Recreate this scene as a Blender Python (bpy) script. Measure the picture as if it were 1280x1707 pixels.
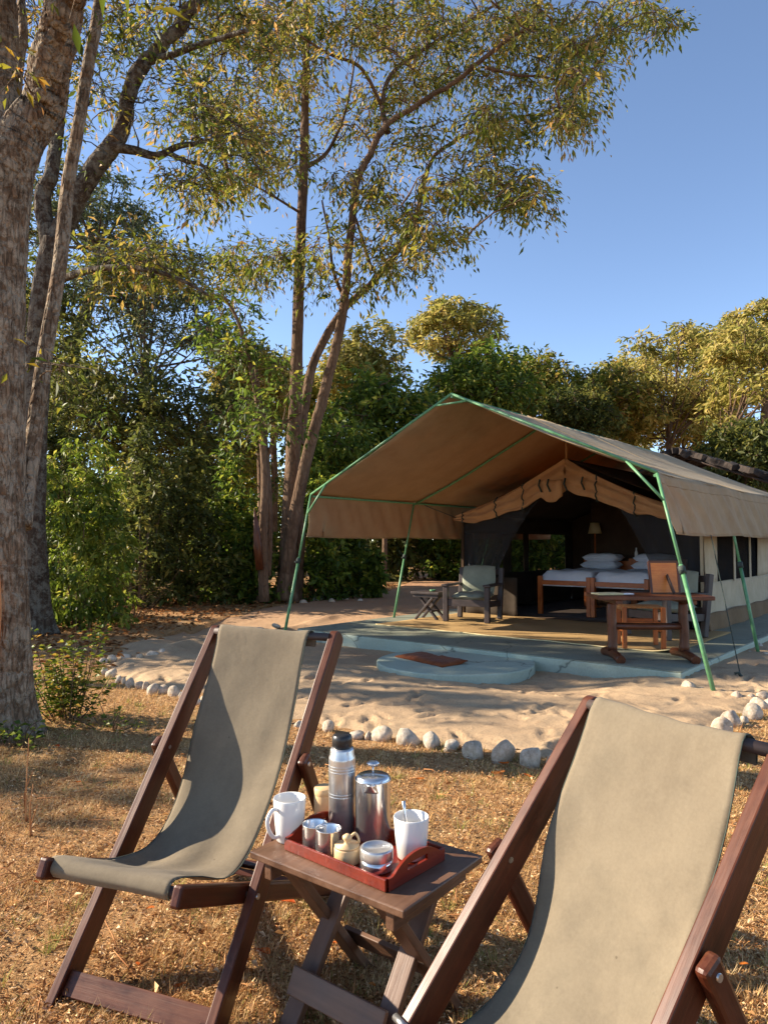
import bpy, math, random
import numpy as np
from mathutils import Vector, Matrix

for o in list(bpy.data.objects):
    bpy.data.objects.remove(o, do_unlink=True)
SC = bpy.context.scene
COL = SC.collection
R = math.radians

# ------------------------------------------------------------------ camera, sky, sun, exposure
F, PIT, H = 1175.4, 0.0445, 1.42
cam = bpy.data.cameras.new('camera')
cam.sensor_fit = 'HORIZONTAL'
cam.sensor_width = 36.0
cam.lens = F / 1280 * 36
cam.clip_start, cam.clip_end = 0.05, 3000
camo = bpy.data.objects.new('camera', cam)
camo.location = (0, 0, H)
camo.rotation_euler = (R(90) + PIT, 0, 0)
COL.objects.link(camo)
SC.camera = camo

SUN_AZ = Vector((-0.98, 0.20, 0)).normalized()
SUN_EL = R(27)
w = bpy.data.worlds.new('World')
SC.world = w
w.use_nodes = True
wn = w.node_tree
sky = wn.nodes.new('ShaderNodeTexSky')
sky.sky_type = 'NISHITA'
sky.sun_disc = False
sky.sun_elevation = SUN_EL
sky.sun_rotation = math.atan2(SUN_AZ.x, SUN_AZ.y)
sky.altitude = 1800
sky.air_density = 0.8
sky.dust_density = 0.3
sky.ozone_density = 0.7
bg = wn.nodes['Background']
bg.inputs[1].default_value = 0.117
wn.links.new(sky.outputs[0], bg.inputs[0])

sun = bpy.data.lights.new('sun', 'SUN')
sun.energy = 5.0
sun.angle = R(0.5)
sun.color = (1.0, 0.87, 0.69)
suno = bpy.data.objects.new('sun', sun)
sdir = Vector((SUN_AZ.x * math.cos(SUN_EL), SUN_AZ.y * math.cos(SUN_EL), math.sin(SUN_EL)))
suno.rotation_euler = sdir.to_track_quat('Z', 'Y').to_euler()
suno.location = sdir * 60
COL.objects.link(suno)

SC.view_settings.view_transform = 'Standard'
SC.view_settings.look = 'None'
SC.view_settings.gamma = 1.0
SC.view_settings.exposure = 1.36
SC.render.engine = 'CYCLES'
SC.cycles.max_bounces = 9
SC.cycles.diffuse_bounces = 6
SC.cycles.transmission_bounces = 8
SC.cycles.transparent_max_bounces = 12

rng = np.random.default_rng(11)
rnd = random.Random(5)

# ------------------------------------------------------------------ pixel / plane helpers
def ray(x, y):
    a = (x - 640) / F; b = (853.5 - y) / F
    c, s = math.cos(PIT), math.sin(PIT)
    return np.array([a, c - b * s, s + b * c])
def gnd(x, y, z=0.0):
    d = ray(x, y); t = (z - H) / d[2]
    return np.array([d[0] * t, d[1] * t, z])
def at(x, y, Y):
    d = ray(x, y); t = Y / d[1]
    return np.array([d[0] * t, Y, H + d[2] * t])

TH = 0.7036
C0 = np.array([3.0378, 7.266])
D1 = np.array([math.sin(TH), math.cos(TH)])
D2 = np.array([-math.cos(TH), math.sin(TH)])
def tw(u, v, z=0.0):
    p = C0 + D1 * v + D2 * u
    return np.array([p[0], p[1], z])

# ------------------------------------------------------------------ materials
def lin(r, g, b):
    f = lambda c: (c / 255 / 12.92) if c / 255 <= 0.04045 else ((c / 255 + 0.055) / 1.055) ** 2.4
    return (f(r), f(g), f(b), 1)
class NT:
    def __init__(s, name):
        s.m = bpy.data.materials.new(name); s.m.use_nodes = True
        s.t = s.m.node_tree
        s.b = s.t.nodes['Principled BSDF']; s.out = s.t.nodes['Material Output']
    def n(s, typ, **kw):
        nd = s.t.nodes.new(typ)
        for k, v in kw.items():
            if k.startswith('i_'):
                nd.inputs[k[2:].replace('_', ' ')].default_value = v
            else: setattr(nd, k, v)
        return nd
    def l(s, a, b): s.t.links.new(a, b)
    def ramp(s, fac, stops, interp='LINEAR'):
        r = s.t.nodes.new('ShaderNodeValToRGB'); r.color_ramp.interpolation = interp
        el = r.color_ramp.elements
        while len(el) < len(stops): el.new(0.5)
        for e, (p, c) in zip(el, stops):
            e.position = p; e.color = c if len(c) == 4 else (*c, 1)
        s.l(fac, r.inputs[0]); return r.outputs[0]
    def noise(s, vec, scale, detail=4, rough=0.55, dist=0.0):
        n = s.n('ShaderNodeTexNoise'); n.inputs['Scale'].default_value = scale
        n.inputs['Detail'].default_value = detail; n.inputs['Roughness'].default_value = rough
        n.inputs['Distortion'].default_value = dist
        if vec is not None: s.l(vec, n.inputs['Vector'])
        return n.outputs['Fac']
    def coord(s, kind='Object'):
        return s.n('ShaderNodeTexCoord').outputs[kind]
    def attr(s, name, out='Vector'):
        a = s.n('ShaderNodeAttribute'); a.attribute_name = name; return a.outputs[out]
    def mapping(s, vec, scale):
        m = s.n('ShaderNodeMapping'); m.inputs['Scale'].default_value = scale
        s.l(vec, m.inputs['Vector']); return m.outputs[0]
    def mix(s, fac, a, b, typ='MIX'):
        m = s.n('ShaderNodeMix'); m.data_type = 'RGBA'; m.blend_type = typ
        for sock, v in ((m.inputs[0], fac), (m.inputs[6], a), (m.inputs[7], b)):
            if hasattr(v, 'is_linked'): s.l(v, sock)
            else: sock.default_value = v
        return m.outputs[2]
    def bump(s, h, strength, dist=0.01, nrm=None):
        b = s.n('ShaderNodeBump'); b.inputs['Strength'].default_value = strength
        b.inputs['Distance'].default_value = dist; s.l(h, b.inputs['Height'])
        if nrm is not None: s.l(nrm, b.inputs['Normal'])
        return b.outputs[0]

MAT = {}
def mat_plain(name, c1, c2, scale=8, rough=0.6, bump=0.1, bscale=40, metal=0.0, coat=0.0, spec=0.5, detail=5):
    t = NT(name); co = t.coord()
    n1 = t.noise(co, scale, detail)
    t.l(t.ramp(n1, [(0.3, c1), (0.7, c2)]), t.b.inputs['Base Color'])
    t.b.inputs['Metallic'].default_value = metal
    t.b.inputs['Specular IOR Level'].default_value = spec
    n2 = t.noise(co, bscale, 3)
    rr = t.n('ShaderNodeMapRange'); t.l(n2, rr.inputs[0])
    dv_ = 0.0 if metal else 0.12
    rr.inputs[3].default_value = max(0.02, rough - dv_); rr.inputs[4].default_value = min(1, rough + dv_)
    t.l(rr.outputs[0], t.b.inputs['Roughness'])
    if bump: t.l(t.bump(n2, bump, 0.004), t.b.inputs['Normal'])
    t.b.inputs['Coat Weight'].default_value = coat
    MAT[name] = t.m; return t.m
def mat_wood(name, c1, c2, c3, rough=0.45, spec=0.5, worn_sheen=None):
    t = NT(name); gc = t.attr('gc')
    g = t.mapping(gc, (3.0, 60, 60))
    n1 = t.noise(g, 1.0, 6, 0.6, 0.4)
    n2 = t.noise(t.mapping(gc, (6, 9, 9)), 1.0, 4)
    col = t.ramp(n1, [(0.28, c1), (0.5, c2), (0.74, c3)])
    col = t.mix(0.55, col, t.ramp(n2, [(0.3, c1), (0.7, c3)]))
    if worn_sheen:
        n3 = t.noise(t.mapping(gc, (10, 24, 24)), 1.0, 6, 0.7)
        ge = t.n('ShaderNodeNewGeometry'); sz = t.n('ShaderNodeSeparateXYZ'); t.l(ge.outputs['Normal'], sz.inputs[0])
        up_ = t.ramp(sz.outputs[2], [(0.35, (0, 0, 0, 1)), (0.62, (0.22, 0.22, 0.22, 1))])  # up-facing wood painted paler for sky sheen, on top of noise wear
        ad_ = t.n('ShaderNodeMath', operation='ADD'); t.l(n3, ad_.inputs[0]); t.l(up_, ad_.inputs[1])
        col = t.mix(t.ramp(ad_.outputs[0], [(0.56, (0, 0, 0, 1)), (0.88, (0.5, 0.5, 0.5, 1))]), col, worn_sheen)
    t.l(col, t.b.inputs['Base Color'])
    rr = t.n('ShaderNodeMapRange'); t.l(n2, rr.inputs[0])
    rr.inputs[3].default_value = rough - 0.15; rr.inputs[4].default_value = rough + 0.2
    t.l(rr.outputs[0], t.b.inputs['Roughness'])
    t.b.inputs['Specular IOR Level'].default_value = spec
    t.l(t.bump(n1, 0.35, 0.003), t.b.inputs['Normal'])
    MAT[name] = t.m; return t.m
def mat_cloth(name, c1, c2, transl=0.25, weave=900, rough=0.9, stain=None, wr=0.0, tcol=None, dots=False):
    t = NT(name); co = t.coord()
    n = t.noise(co, 3.2, 6, 0.62); n2 = t.noise(co, 34, 4)
    col = t.ramp(n, [(0.3, c1), (0.72, c2)])
    col = t.mix(0.16, col, t.ramp(n2, [(0.35, c1), (0.65, c2)]), 'OVERLAY')
    if stain:
        n3 = t.noise(co, 1.7, 7, 0.72)
        col = t.mix(t.ramp(n3, [(0.52, (0, 0, 0, 1)), (0.72, (0.65, 0.65, 0.65, 1))]), col, stain)
    if dots:
        n5 = t.noise(t.mapping(co, (14, 14, 2.2)), 1.0, 6, 0.7)
        col = t.mix(t.ramp(n5, [(0.45, (0, 0, 0, 1)), (0.8, (0.45, 0.45, 0.45, 1))]), col, c2)
        vd = t.n('ShaderNodeTexVoronoi'); vd.inputs['Scale'].default_value = 11; t.l(co, vd.inputs['Vector'])
        col = t.mix(t.ramp(vd.outputs['Distance'], [(0.025, (0.6, 0.6, 0.6, 1)), (0.045, (0, 0, 0, 1))]), col, lin(70, 58, 46))
        n6 = t.noise(co, 130, 3, 0.7)
        col = t.mix(0.12, col, t.ramp(n6, [(0.3, tuple(c * 0.62 for c in c1[:3]) + (1,)), (0.7, tuple(min(1, c * 1.25) for c in c2[:3]) + (1,))]))
    t.l(col, t.b.inputs['Base Color'])
    t.b.inputs['Roughness'].default_value = rough
    t.b.inputs['Specular IOR Level'].default_value = 0.15
    t.b.inputs['Sheen Weight'].default_value = 0.05
    w1 = t.n('ShaderNodeTexWave'); w1.bands_direction = 'X'; w1.inputs['Scale'].default_value = weave / 6
    w2 = t.n('ShaderNodeTexWave'); w2.bands_direction = 'Z'; w2.inputs['Scale'].default_value = weave / 6
    t.l(co, w1.inputs[0]); t.l(co, w2.inputs[0])
    ad = t.n('ShaderNodeMath', operation='ADD'); t.l(w1.outputs[1], ad.inputs[0]); t.l(w2.outputs[1], ad.inputs[1])
    b1 = t.bump(ad.outputs[0], 0.12, 0.001)
    b2 = t.bump(n2, 0.25, 0.004, b1)
    if wr:
        n4 = t.noise(co, 5.0, 3, 0.5, 0.6); b2 = t.bump(n4, wr, 0.05, b2)
    t.l(b2, t.b.inputs['Normal'])
    tr = t.n('ShaderNodeBsdfTranslucent')
    if tcol is None: t.l(col, tr.inputs[0])
    else: tr.inputs[0].default_value = tcol
    mx = t.n('ShaderNodeMixShader'); mx.inputs[0].default_value = transl
    t.l(t.b.outputs[0], mx.inputs[1]); t.l(tr.outputs[0], mx.inputs[2]); t.l(mx.outputs[0], t.out.inputs[0])
    MAT[name] = t.m; return t.m
def mat_leaf(name, stops, transl=0.38, rough=0.5, spec=0.35, patch=None):
    t = NT(name); r = t.attr('rnd', 'Fac')
    col = t.ramp(r, stops)
    if patch:
        n = t.noise(t.coord(), 0.55, 2)
        col = t.mix(t.ramp(n, [(0.48, (0, 0, 0, 1)), (0.66, (0.7, 0.7, 0.7, 1))]), col, patch)
    t.l(col, t.b.inputs['Base Color'])
    t.b.inputs['Roughness'].default_value = rough
    t.b.inputs['Specular IOR Level'].default_value = spec
    tr = t.n('ShaderNodeBsdfTranslucent'); t.l(t.mix(0.5, col, (0.35, 0.32, 0.02, 1), 'SCREEN'), tr.inputs[0])
    tr.inputs[0].links and None
    mx = t.n('ShaderNodeMixShader'); mx.inputs[0].default_value = transl
    t.l(col, tr.inputs[0])
    t.l(t.b.outputs[0], mx.inputs[1]); t.l(tr.outputs[0], mx.inputs[2]); t.l(mx.outputs[0], t.out.inputs[0])
    MAT[name] = t.m; return t.m
def mat_bark(name, c1, c2, c3, lichen=None, scale=6.0, lam=0.5, bump=1.0):
    t = NT(name); co = t.coord()
    st = t.mapping(co, (scale * 1.6, scale * 1.6, scale * 0.35))
    n1 = t.noise(st, 1.0, 8, 0.65, 0.3)
    n0 = t.noise(co, 1.6, 4, 0.6)
    vo = t.n('ShaderNodeTexVoronoi'); vo.feature = 'DISTANCE_TO_EDGE'; vo.inputs['Scale'].default_value = 1.6
    t.l(t.mapping(co, (scale * 1.7, scale * 1.7, scale * 0.6)), vo.inputs['Vector'])
    col = t.ramp(n1, [(0.3, c1), (0.52, c2), (0.72, c3)])
    col = t.mix(t.ramp(vo.outputs[0], [(0.0, (0.55, 0.55, 0.55, 1)), (0.16, (0, 0, 0, 1))]), col, c1)
    if lichen:
        nl = t.noise(co, 7.5, 8, 0.78, 0.3)
        ml = t.ramp(nl, [(0.56 - 0.25 * lam, (0, 0, 0, 1)), (0.66 - 0.25 * lam, (0.85, 0.85, 0.85, 1))])
        col = t.mix(ml, col, lichen)
        nd = t.noise(co, 26, 5, 0.75)
        col = t.mix(t.ramp(nd, [(0.58, (0, 0, 0, 1)), (0.66, (0.8, 0.8, 0.8, 1))]), col, c1)
    col = t.mix(0.35, col, t.ramp(n0, [(0.3, c1), (0.7, c3)]))
    t.l(col, t.b.inputs['Base Color'])
    t.b.inputs['Roughness'].default_value = 0.95; t.b.inputs['Specular IOR Level'].default_value = 0.1
    b1 = t.bump(n1, bump, 0.03)
    b2 = t.bump(t.ramp(vo.outputs[0], [(0, (0, 0, 0, 1)), (0.22, (1, 1, 1, 1))]), bump * 0.7, 0.02, b1)
    t.l(b2, t.b.inputs['Normal'])
    MAT[name] = t.m; return t.m

mat_wood('deck_wood', lin(38, 14, 7), lin(64, 26, 12), lin(92, 44, 24), 0.38, 0.32, worn_sheen=lin(112, 70, 48))
mat_wood('table_wood', lin(62, 40, 27), lin(92, 63, 45), lin(120, 88, 66), 0.42, 0.45, worn_sheen=lin(122, 92, 72))
mat_wood('tray_wood', lin(78, 15, 4), lin(112, 27, 7), lin(136, 43, 13), 0.28, 0.5)
mat_wood('bed_wood', lin(124, 56, 18), lin(172, 86, 30), lin(198, 112, 48), 0.4)
mat_wood('orange_wood', lin(186, 96, 26), lin(208, 120, 40), lin(222, 140, 58), 0.4)
mat_wood('log_wood', lin(50, 23, 12), lin(82, 42, 23), lin(112, 66, 40), 0.38, 0.4)
mat_wood('dark_wood', lin(34, 26, 24), lin(55, 44, 40), lin(80, 64, 58), 0.5)
mat_wood('scar_wood', lin(122, 74, 42), lin(172, 118, 74), lin(198, 150, 104), 0.8, 0.1)
mat_cloth('sling', lin(118, 107, 90), lin(138, 126, 106), 0.10, 1500, stain=lin(98, 90, 76), wr=0.10, dots=True)
mat_cloth('hem', lin(74, 82, 74), lin(88, 96, 86), 0.1, 1500)
mat_cloth('fly_canvas', lin(154, 135, 106), lin(174, 153, 122), 0.15, 900, stain=lin(142, 116, 86), wr=0.12, tcol=lin(192, 130, 62))
mat_cloth('flap_canvas', lin(182, 140, 98), lin(204, 164, 120), 0.2, 900, wr=0.5)
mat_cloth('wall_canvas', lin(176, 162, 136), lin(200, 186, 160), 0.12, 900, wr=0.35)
mat_cloth('skirt_canvas', lin(112, 88, 62), lin(134, 108, 78), 0.05, 900, wr=0.3)
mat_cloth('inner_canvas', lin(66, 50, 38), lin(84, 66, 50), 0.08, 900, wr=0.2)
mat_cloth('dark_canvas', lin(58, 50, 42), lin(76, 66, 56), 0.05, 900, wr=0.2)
mat_cloth('linen', lin(222, 224, 232), lin(238, 239, 244), 0.1, 2000, wr=0.5)
mat_cloth('cushion', lin(126, 130, 116), lin(150, 153, 138), 0.03, 1500, wr=0.3)
mat_cloth('shade_cloth', lin(200, 184, 140), lin(214, 200, 160), 0.4, 1500)
mat_cloth('mosquito_net', lin(14, 16, 18), lin(22, 24, 28), 0.1, 1500, wr=0.6)
mat_cloth('door_mat', lin(104, 52, 28), lin(140, 80, 44), 0.0, 500, wr=0.8)
mat_plain('green_steel', lin(70, 120, 80), lin(102, 150, 104), 14, 0.45, 0.15, 60)
def mat_concrete(name, c1, c2, dust):
    t = NT(name); co = t.coord()
    n1 = t.noise(co, 1.6, 8, 0.7); n2 = t.noise(co, 38, 5, 0.7); n3 = t.noise(co, 0.9, 6, 0.65, 0.4)
    col = t.ramp(n1, [(0.3, c1), (0.7, c2)])
    col = t.mix(t.ramp(n3, [(0.46, (0, 0, 0, 1)), (0.70, (0.5, 0.5, 0.5, 1))]), col, dust)
    col = t.mix(0.22, col, t.ramp(n2, [(0.35, tuple(c * 0.5 for c in c1[:3]) + (1,)), (0.65, c2)]))
    vo = t.n('ShaderNodeTexVoronoi'); vo.feature = 'DISTANCE_TO_EDGE'; vo.inputs['Scale'].default_value = 0.55
    wv = t.n('ShaderNodeVectorMath', operation='ADD'); sc_ = t.n('ShaderNodeVectorMath', operation='SCALE'); nn = t.n('ShaderNodeTexNoise'); nn.inputs['Scale'].default_value = 5; t.l(co, nn.inputs['Vector'])
    t.l(nn.outputs['Color'], sc_.inputs[0]); sc_.inputs['Scale'].default_value = 0.25; t.l(co, wv.inputs[0]); t.l(sc_.outputs[0], wv.inputs[1]); t.l(wv.outputs[0], vo.inputs['Vector'])
    ck = t.ramp(vo.outputs[0], [(0.0, (0.8, 0.8, 0.8, 1)), (0.006, (0, 0, 0, 1))])
    col = t.mix(ck, col, lin(64, 64, 56))
    t.l(col, t.b.inputs['Base Color']); t.b.inputs['Roughness'].default_value = 0.62; t.b.inputs['Specular IOR Level'].default_value = 0.35
    t.l(t.bump(n2, 0.25, 0.006, t.bump(n1, 0.3, 0.03)), t.b.inputs['Normal']); MAT[name] = t.m
mat_concrete('concrete', lin(112, 118, 104), lin(140, 144, 126), lin(146, 132, 108))
mat_concrete('concrete_side', lin(150, 162, 146), lin(174, 184, 166), lin(158, 148, 126))
mat_plain('steel', (0.62, 0.61, 0.6, 1), (0.74, 0.73, 0.71, 1), 30, 0.20, 0.0, 160, metal=0.9)
mat_plain('brushed', (0.56, 0.55, 0.54, 1), (0.68, 0.67, 0.65, 1), 30, 0.31, 0.0, 200, metal=0.86)
mat_plain('black_plastic', (0.012, 0.011, 0.011, 1), (0.03, 0.028, 0.027, 1), 20, 0.32, 0.05, 120)
mat_plain('ceramic', (0.74, 0.72, 0.68, 1), (0.80, 0.78, 0.74, 1), 10, 0.14, 0.01, 40, coat=0.4)
mat_plain('beige_wax', lin(206, 170, 122), lin(224, 190, 142), 12, 0.5, 0.08, 60)
mat_plain('bolt', (0.35, 0.34, 0.33, 1), (0.5, 0.49, 0.47, 1), 20, 0.35, 0.05, 80, metal=0.9)
mat_plain('rope', lin(30, 40, 36), lin(60, 70, 62), 40, 0.8, 0.2, 200)
mat_plain('paper', lin(190, 170, 120), lin(220, 204, 160), 10, 0.8, 0.05)
mat_plain('woven', lin(132, 82, 38), lin(168, 112, 58), 30, 0.7, 0.3, 90)
mat_plain('thatch', lin(30, 24, 22), lin(66, 54, 46), 14, 0.95, 1.0, 30)
mat_plain('black_inside', lin(20, 17, 15), lin(34, 29, 26), 3, 0.9, 0.1)

# ------------------------------------------------------------------ mesh builder
def nrm(v):
    v = np.asarray(v, float); n = np.linalg.norm(v); return v / n if n else v
def prop(o, label=None, cat=None, group=None, kind=None):
    if label: o['label'] = label
    if cat: o['category'] = cat
    if group: o['group'] = group
    if kind: o['kind'] = kind
    return o
def empty(name, loc=(0, 0, 0), rz=0.0, label=None, cat=None, group=None):
    e = bpy.data.objects.new(name, None); e.location = tuple(loc); e.rotation_euler = (0, 0, rz)
    e.empty_display_size = 0.1
    COL.objects.link(e); return prop(e, label, cat, group)
def link(me, name, mat, parent=None):
    o = bpy.data.objects.new(name, me); COL.objects.link(o)
    if mat is not None and not me.materials: me.materials.append(MAT[mat] if isinstance(mat, str) else mat)
    if parent is not None: o.parent = parent
    return o
class MB:
    def __init__(s): s.v = []; s.f = []; s.g = []; s.sm = []
    def add(s, V, Fc, G=None, smooth=False):
        b = len(s.v); V = [tuple(map(float, p)) for p in V]
        s.v += V; s.g += V if G is None else [tuple(map(float, p)) for p in G]
        s.f += [tuple(i + b for i in f) for f in Fc]; s.sm += [smooth] * len(Fc)
        return s
    def bar(s, a, b, w, h, up=(0, 0, 1), taper=1.0):
        a = np.array(a, float); b = np.array(b, float); d = nrm(b - a); L = np.linalg.norm(b - a)
        up = np.array(up, float)
        if abs(d @ up) > 0.98: up = np.array([0, 1, 0.0])
        sd = nrm(np.cross(d, up)); uu = np.cross(sd, d); off = rng.uniform(0, 9, 3)
        V = []; G = []
        for p, t, l in ((a, 1.0, 0.0), (b, taper, L)):
            for i, j in ((-1, -1), (1, -1), (1, 1), (-1, 1)):
                V.append(p + sd * i * w / 2 * t + uu * j * h / 2 * t); G.append(off + np.array([l, i * w / 2, j * h / 2]))
        return s.add(V, [(0, 1, 2, 3), (7, 6, 5, 4), (0, 4, 5, 1), (1, 5, 6, 2), (2, 6, 7, 3), (3, 7, 4, 0)], G)
    def box(s, x0, x1, y0, y1, z0, z1):
        return s.bar(((x0 + x1) / 2, y0, (z0 + z1) / 2), ((x0 + x1) / 2, y1, (z0 + z1) / 2), x1 - x0, z1 - z0)
    def tube(s, pts, rad, n=8, cap=True, wob=0.0, seed=0):
        P = np.array(pts, float); m = len(P); rad = np.broadcast_to(np.array(rad, float), (m,)) if np.ndim(rad) else np.full(m, rad)
        T = np.gradient(P, axis=0); T /= np.linalg.norm(T, axis=1)[:, None] + 1e-12
        ref = np.array([1, 0, 0.0]) if abs(T[0][0]) < 0.9 else np.array([0, 1, 0.0])
        V = []; G = []; x = nrm(np.cross(T[0], ref)); L = 0; off = rng.uniform(0, 9, 3)
        ang = np.arange(n) / n * 2 * math.pi
        for i in range(m):
            x = nrm(x - T[i] * (x @ T[i])); y = np.cross(T[i], x)
            if i: L += np.linalg.norm(P[i] - P[i - 1])
            for k, a in enumerate(ang):
                r = rad[i]
                if wob: r *= 1 + wob * (math.sin(3 * a + seed + L * 1.3) * 0.5 + math.sin(5 * a + seed * 2 - L * 2.1) * 0.35 + math.sin(2 * a + L * 4.2 + seed) * 0.4)
                V.append(P[i] + (x * math.cos(a) + y * math.sin(a)) * r)
                G.append(off + np.array([L, rad[i] * math.cos(a), rad[i] * math.sin(a)]))
        Fc = [(i * n + k, i * n + (k + 1) % n, (i + 1) * n + (k + 1) % n, (i + 1) * n + k) for i in range(m - 1) for k in range(n)]
        s.add(V, Fc, G, True)
        if cap:
            b = len(s.v) - m * n
            s.f += [tuple(b + k for k in range(n))[::-1], tuple(b + (m - 1) * n + k for k in range(n))]; s.sm += [False, False]
        return s
    def lathe(s, prof, c=(0, 0, 0), n=28):
        m = len(prof); V = []
        for r, z in prof:
            for k in range(n):
                a = k / n * 2 * math.pi; V.append((c[0] + r * math.cos(a), c[1] + r * math.sin(a), c[2] + z))
        Fc = [(i * n + k, i * n + (k + 1) % n, (i + 1) * n + (k + 1) % n, (i + 1) * n + k) for i in range(m - 1) for k in range(n)]
        return s.add(V, Fc, None, True)
    def grid(s, P, smooth=True, close=False):
        P = np.asarray(P, float); a, b = P.shape[:2]
        Fc = [(i * b + j, (i + 1) * b + j, (i + 1) * b + j + 1, i * b + j + 1) for i in range(a - 1) for j in range(b - 1)]
        return s.add(P.reshape(-1, 3), Fc, None, smooth)
    def prism(s, poly, z0, z1):
        n = len(poly); V = [(x, y, z0) for x, y in poly] + [(x, y, z1) for x, y in poly]
        return s.add(V, [tuple(range(n))[::-1], tuple(range(n, 2 * n))] + [(i, (i + 1) % n, n + (i + 1) % n, n + i) for i in range(n)])
    def mesh(s, name):
        me = bpy.data.meshes.new(name); me.from_pydata(s.v, [], s.f)
        me.polygons.foreach_set('use_smooth', s.sm)
        a = me.attributes.new('gc', 'FLOAT_VECTOR', 'POINT'); a.data.foreach_set('vector', np.array(s.g, np.float32).ravel())
        me.update(); return me
    def build(s, name, mat, parent=None, bevel=0.0, solid=0.0, sub=0):
        o = link(s.mesh(name), name, mat, parent)
        if solid:
            m = o.modifiers.new('s', 'SOLIDIFY'); m.thickness = solid; m.offset = 0
        if sub:
            m = o.modifiers.new('u', 'SUBSURF'); m.levels = sub; m.render_levels = sub
        if bevel:
            m = o.modifiers.new('b', 'BEVEL'); m.width = bevel; m.segments = 2; m.limit_method = 'ANGLE'; m.angle_limit = R(40)
        return o

def catmull(pts, k=8):
    P = np.array(pts, float); P = np.vstack([2 * P[0] - P[1], P, 2 * P[-1] - P[-2]]); out = []
    for i in range(1, len(P) - 2):
        for t in np.arange(k) / k:
            a, b, c, d = P[i - 1:i + 3]
            out.append(0.5 * (2 * b + (c - a) * t + (2 * a - 5 * b + 4 * c - d) * t * t + (3 * b - a - 3 * c + d) * t ** 3))
    out.append(P[-2]); return np.array(out)

# fast triangle / leaf soup -------------------------------------------------
def soup(name, V, nv, faces_per, attr):
    """V (N*nv,3); faces_per: list of index tuples (all tris) for one element"""
    N = len(V) // nv; ft = np.array(faces_per, np.int32)
    me = bpy.data.meshes.new(name)
    me.vertices.add(len(V)); me.vertices.foreach_set('co', np.asarray(V, np.float32).ravel())
    idx = (ft[None] + (np.arange(N) * nv)[:, None, None]).reshape(-1)
    nf = N * len(ft)
    me.loops.add(nf * 3); me.loops.foreach_set('vertex_index', idx.astype(np.int32))
    me.polygons.add(nf); me.polygons.foreach_set('loop_start', np.arange(nf, dtype=np.int32) * 3)
    me.update(calc_edges=True)
    a = me.attributes.new('rnd', 'FLOAT', 'POINT'); a.data.foreach_set('value', np.repeat(attr, nv).astype(np.float32))
    return me
def unit(A): return A / (np.linalg.norm(A, axis=1)[:, None] + 1e-9)
def leaf_verts(P, axis, nor, length, width, fold=0.25):
    axis = unit(axis); side = unit(np.cross(axis, nor)); up = np.cross(side, axis)
    L = length[:, None]; W = width[:, None]
    mid = P + axis * L * 0.45
    V = np.stack([P, mid - side * W / 2 + up * W * fold, P + axis * L - up * L * 0.08, mid + side * W / 2 + up * W * fold], 1)
    return V.reshape(-1, 3)
LEAF_F = [(0, 1, 2), (0, 2, 3)]
def make_foliage(name, mat, parent, centers, per, spread, llen, lwid, droop=0.5, out=None, flat=0.6, bias=None, kind='stuff', jit=0.18, lines=None):
    """centers in parent-local coordinates (parent unrotated)"""
    Cn = np.asarray(centers, float); n = len(Cn)
    P = np.repeat(Cn, per, 0); N = len(P)
    K = 6
    dr = rng.normal(0, 1, (n, K, 3)); dr[:, :, 2] = dr[:, :, 2] * flat - 0.12 * droop; dr = dr / np.linalg.norm(dr, axis=2)[:, :, None]
    sp0 = np.broadcast_to(np.asarray(spread, float), (n,)) * rng.uniform(0.65, 1.3, n)
    dl = sp0[:, None] * rng.uniform(0.5, 1.25, (n, K))
    ci = np.repeat(np.arange(n), per); ki = rng.integers(0, K, N); sv = rng.uniform(0.12, 1.0, N) ** 0.75
    D_ = dr[ci, ki]; LD = dl[ci, ki]
    P = P + D_ * (LD * sv)[:, None]; P[:, 2] -= 0.28 * droop * LD * sv ** 2
    P = P + rng.normal(0, 1, (N, 3)) * (0.10 * sp0[ci] + 0.15 * llen)[:, None]
    if lines is not None:
        for i in range(n):
            for k in range(K):
                e_ = Cn[i] + dr[i, k] * dl[i, k]; m_ = Cn[i] + dr[i, k] * dl[i, k] * 0.5; m_[2] -= 0.07 * droop * dl[i, k]; e_[2] -= 0.28 * droop * dl[i, k]
                lines.append((Cn[i], m_, e_))
    ax = unit(D_ * 0.9 + rng.normal(0, 0.62, (N, 3))); ax[:, 2] -= droop
    nr = rng.normal(0, 0.55, (N, 3)); nr[:, 2] += 0.8
    ln = llen * np.clip(rng.lognormal(-0.05, 0.38, N), 0.35, 1.7); wd = lwid * (ln / llen) ** 0.8 * rng.uniform(0.75, 1.2, N)
    cb = np.repeat(rng.uniform(0, 1, n), per) if bias is None else np.repeat(np.asarray(bias, float), per)
    at_ = np.clip(cb * 0.55 + 0.22 + rng.normal(0, jit, N), 0, 1)
    V = leaf_verts(P, ax, nr, ln, wd)
    me = soup(name, V, 4, LEAF_F, at_)
    o = link(me, name, mat, parent)
    if kind: o['kind'] = kind
    return o

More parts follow.
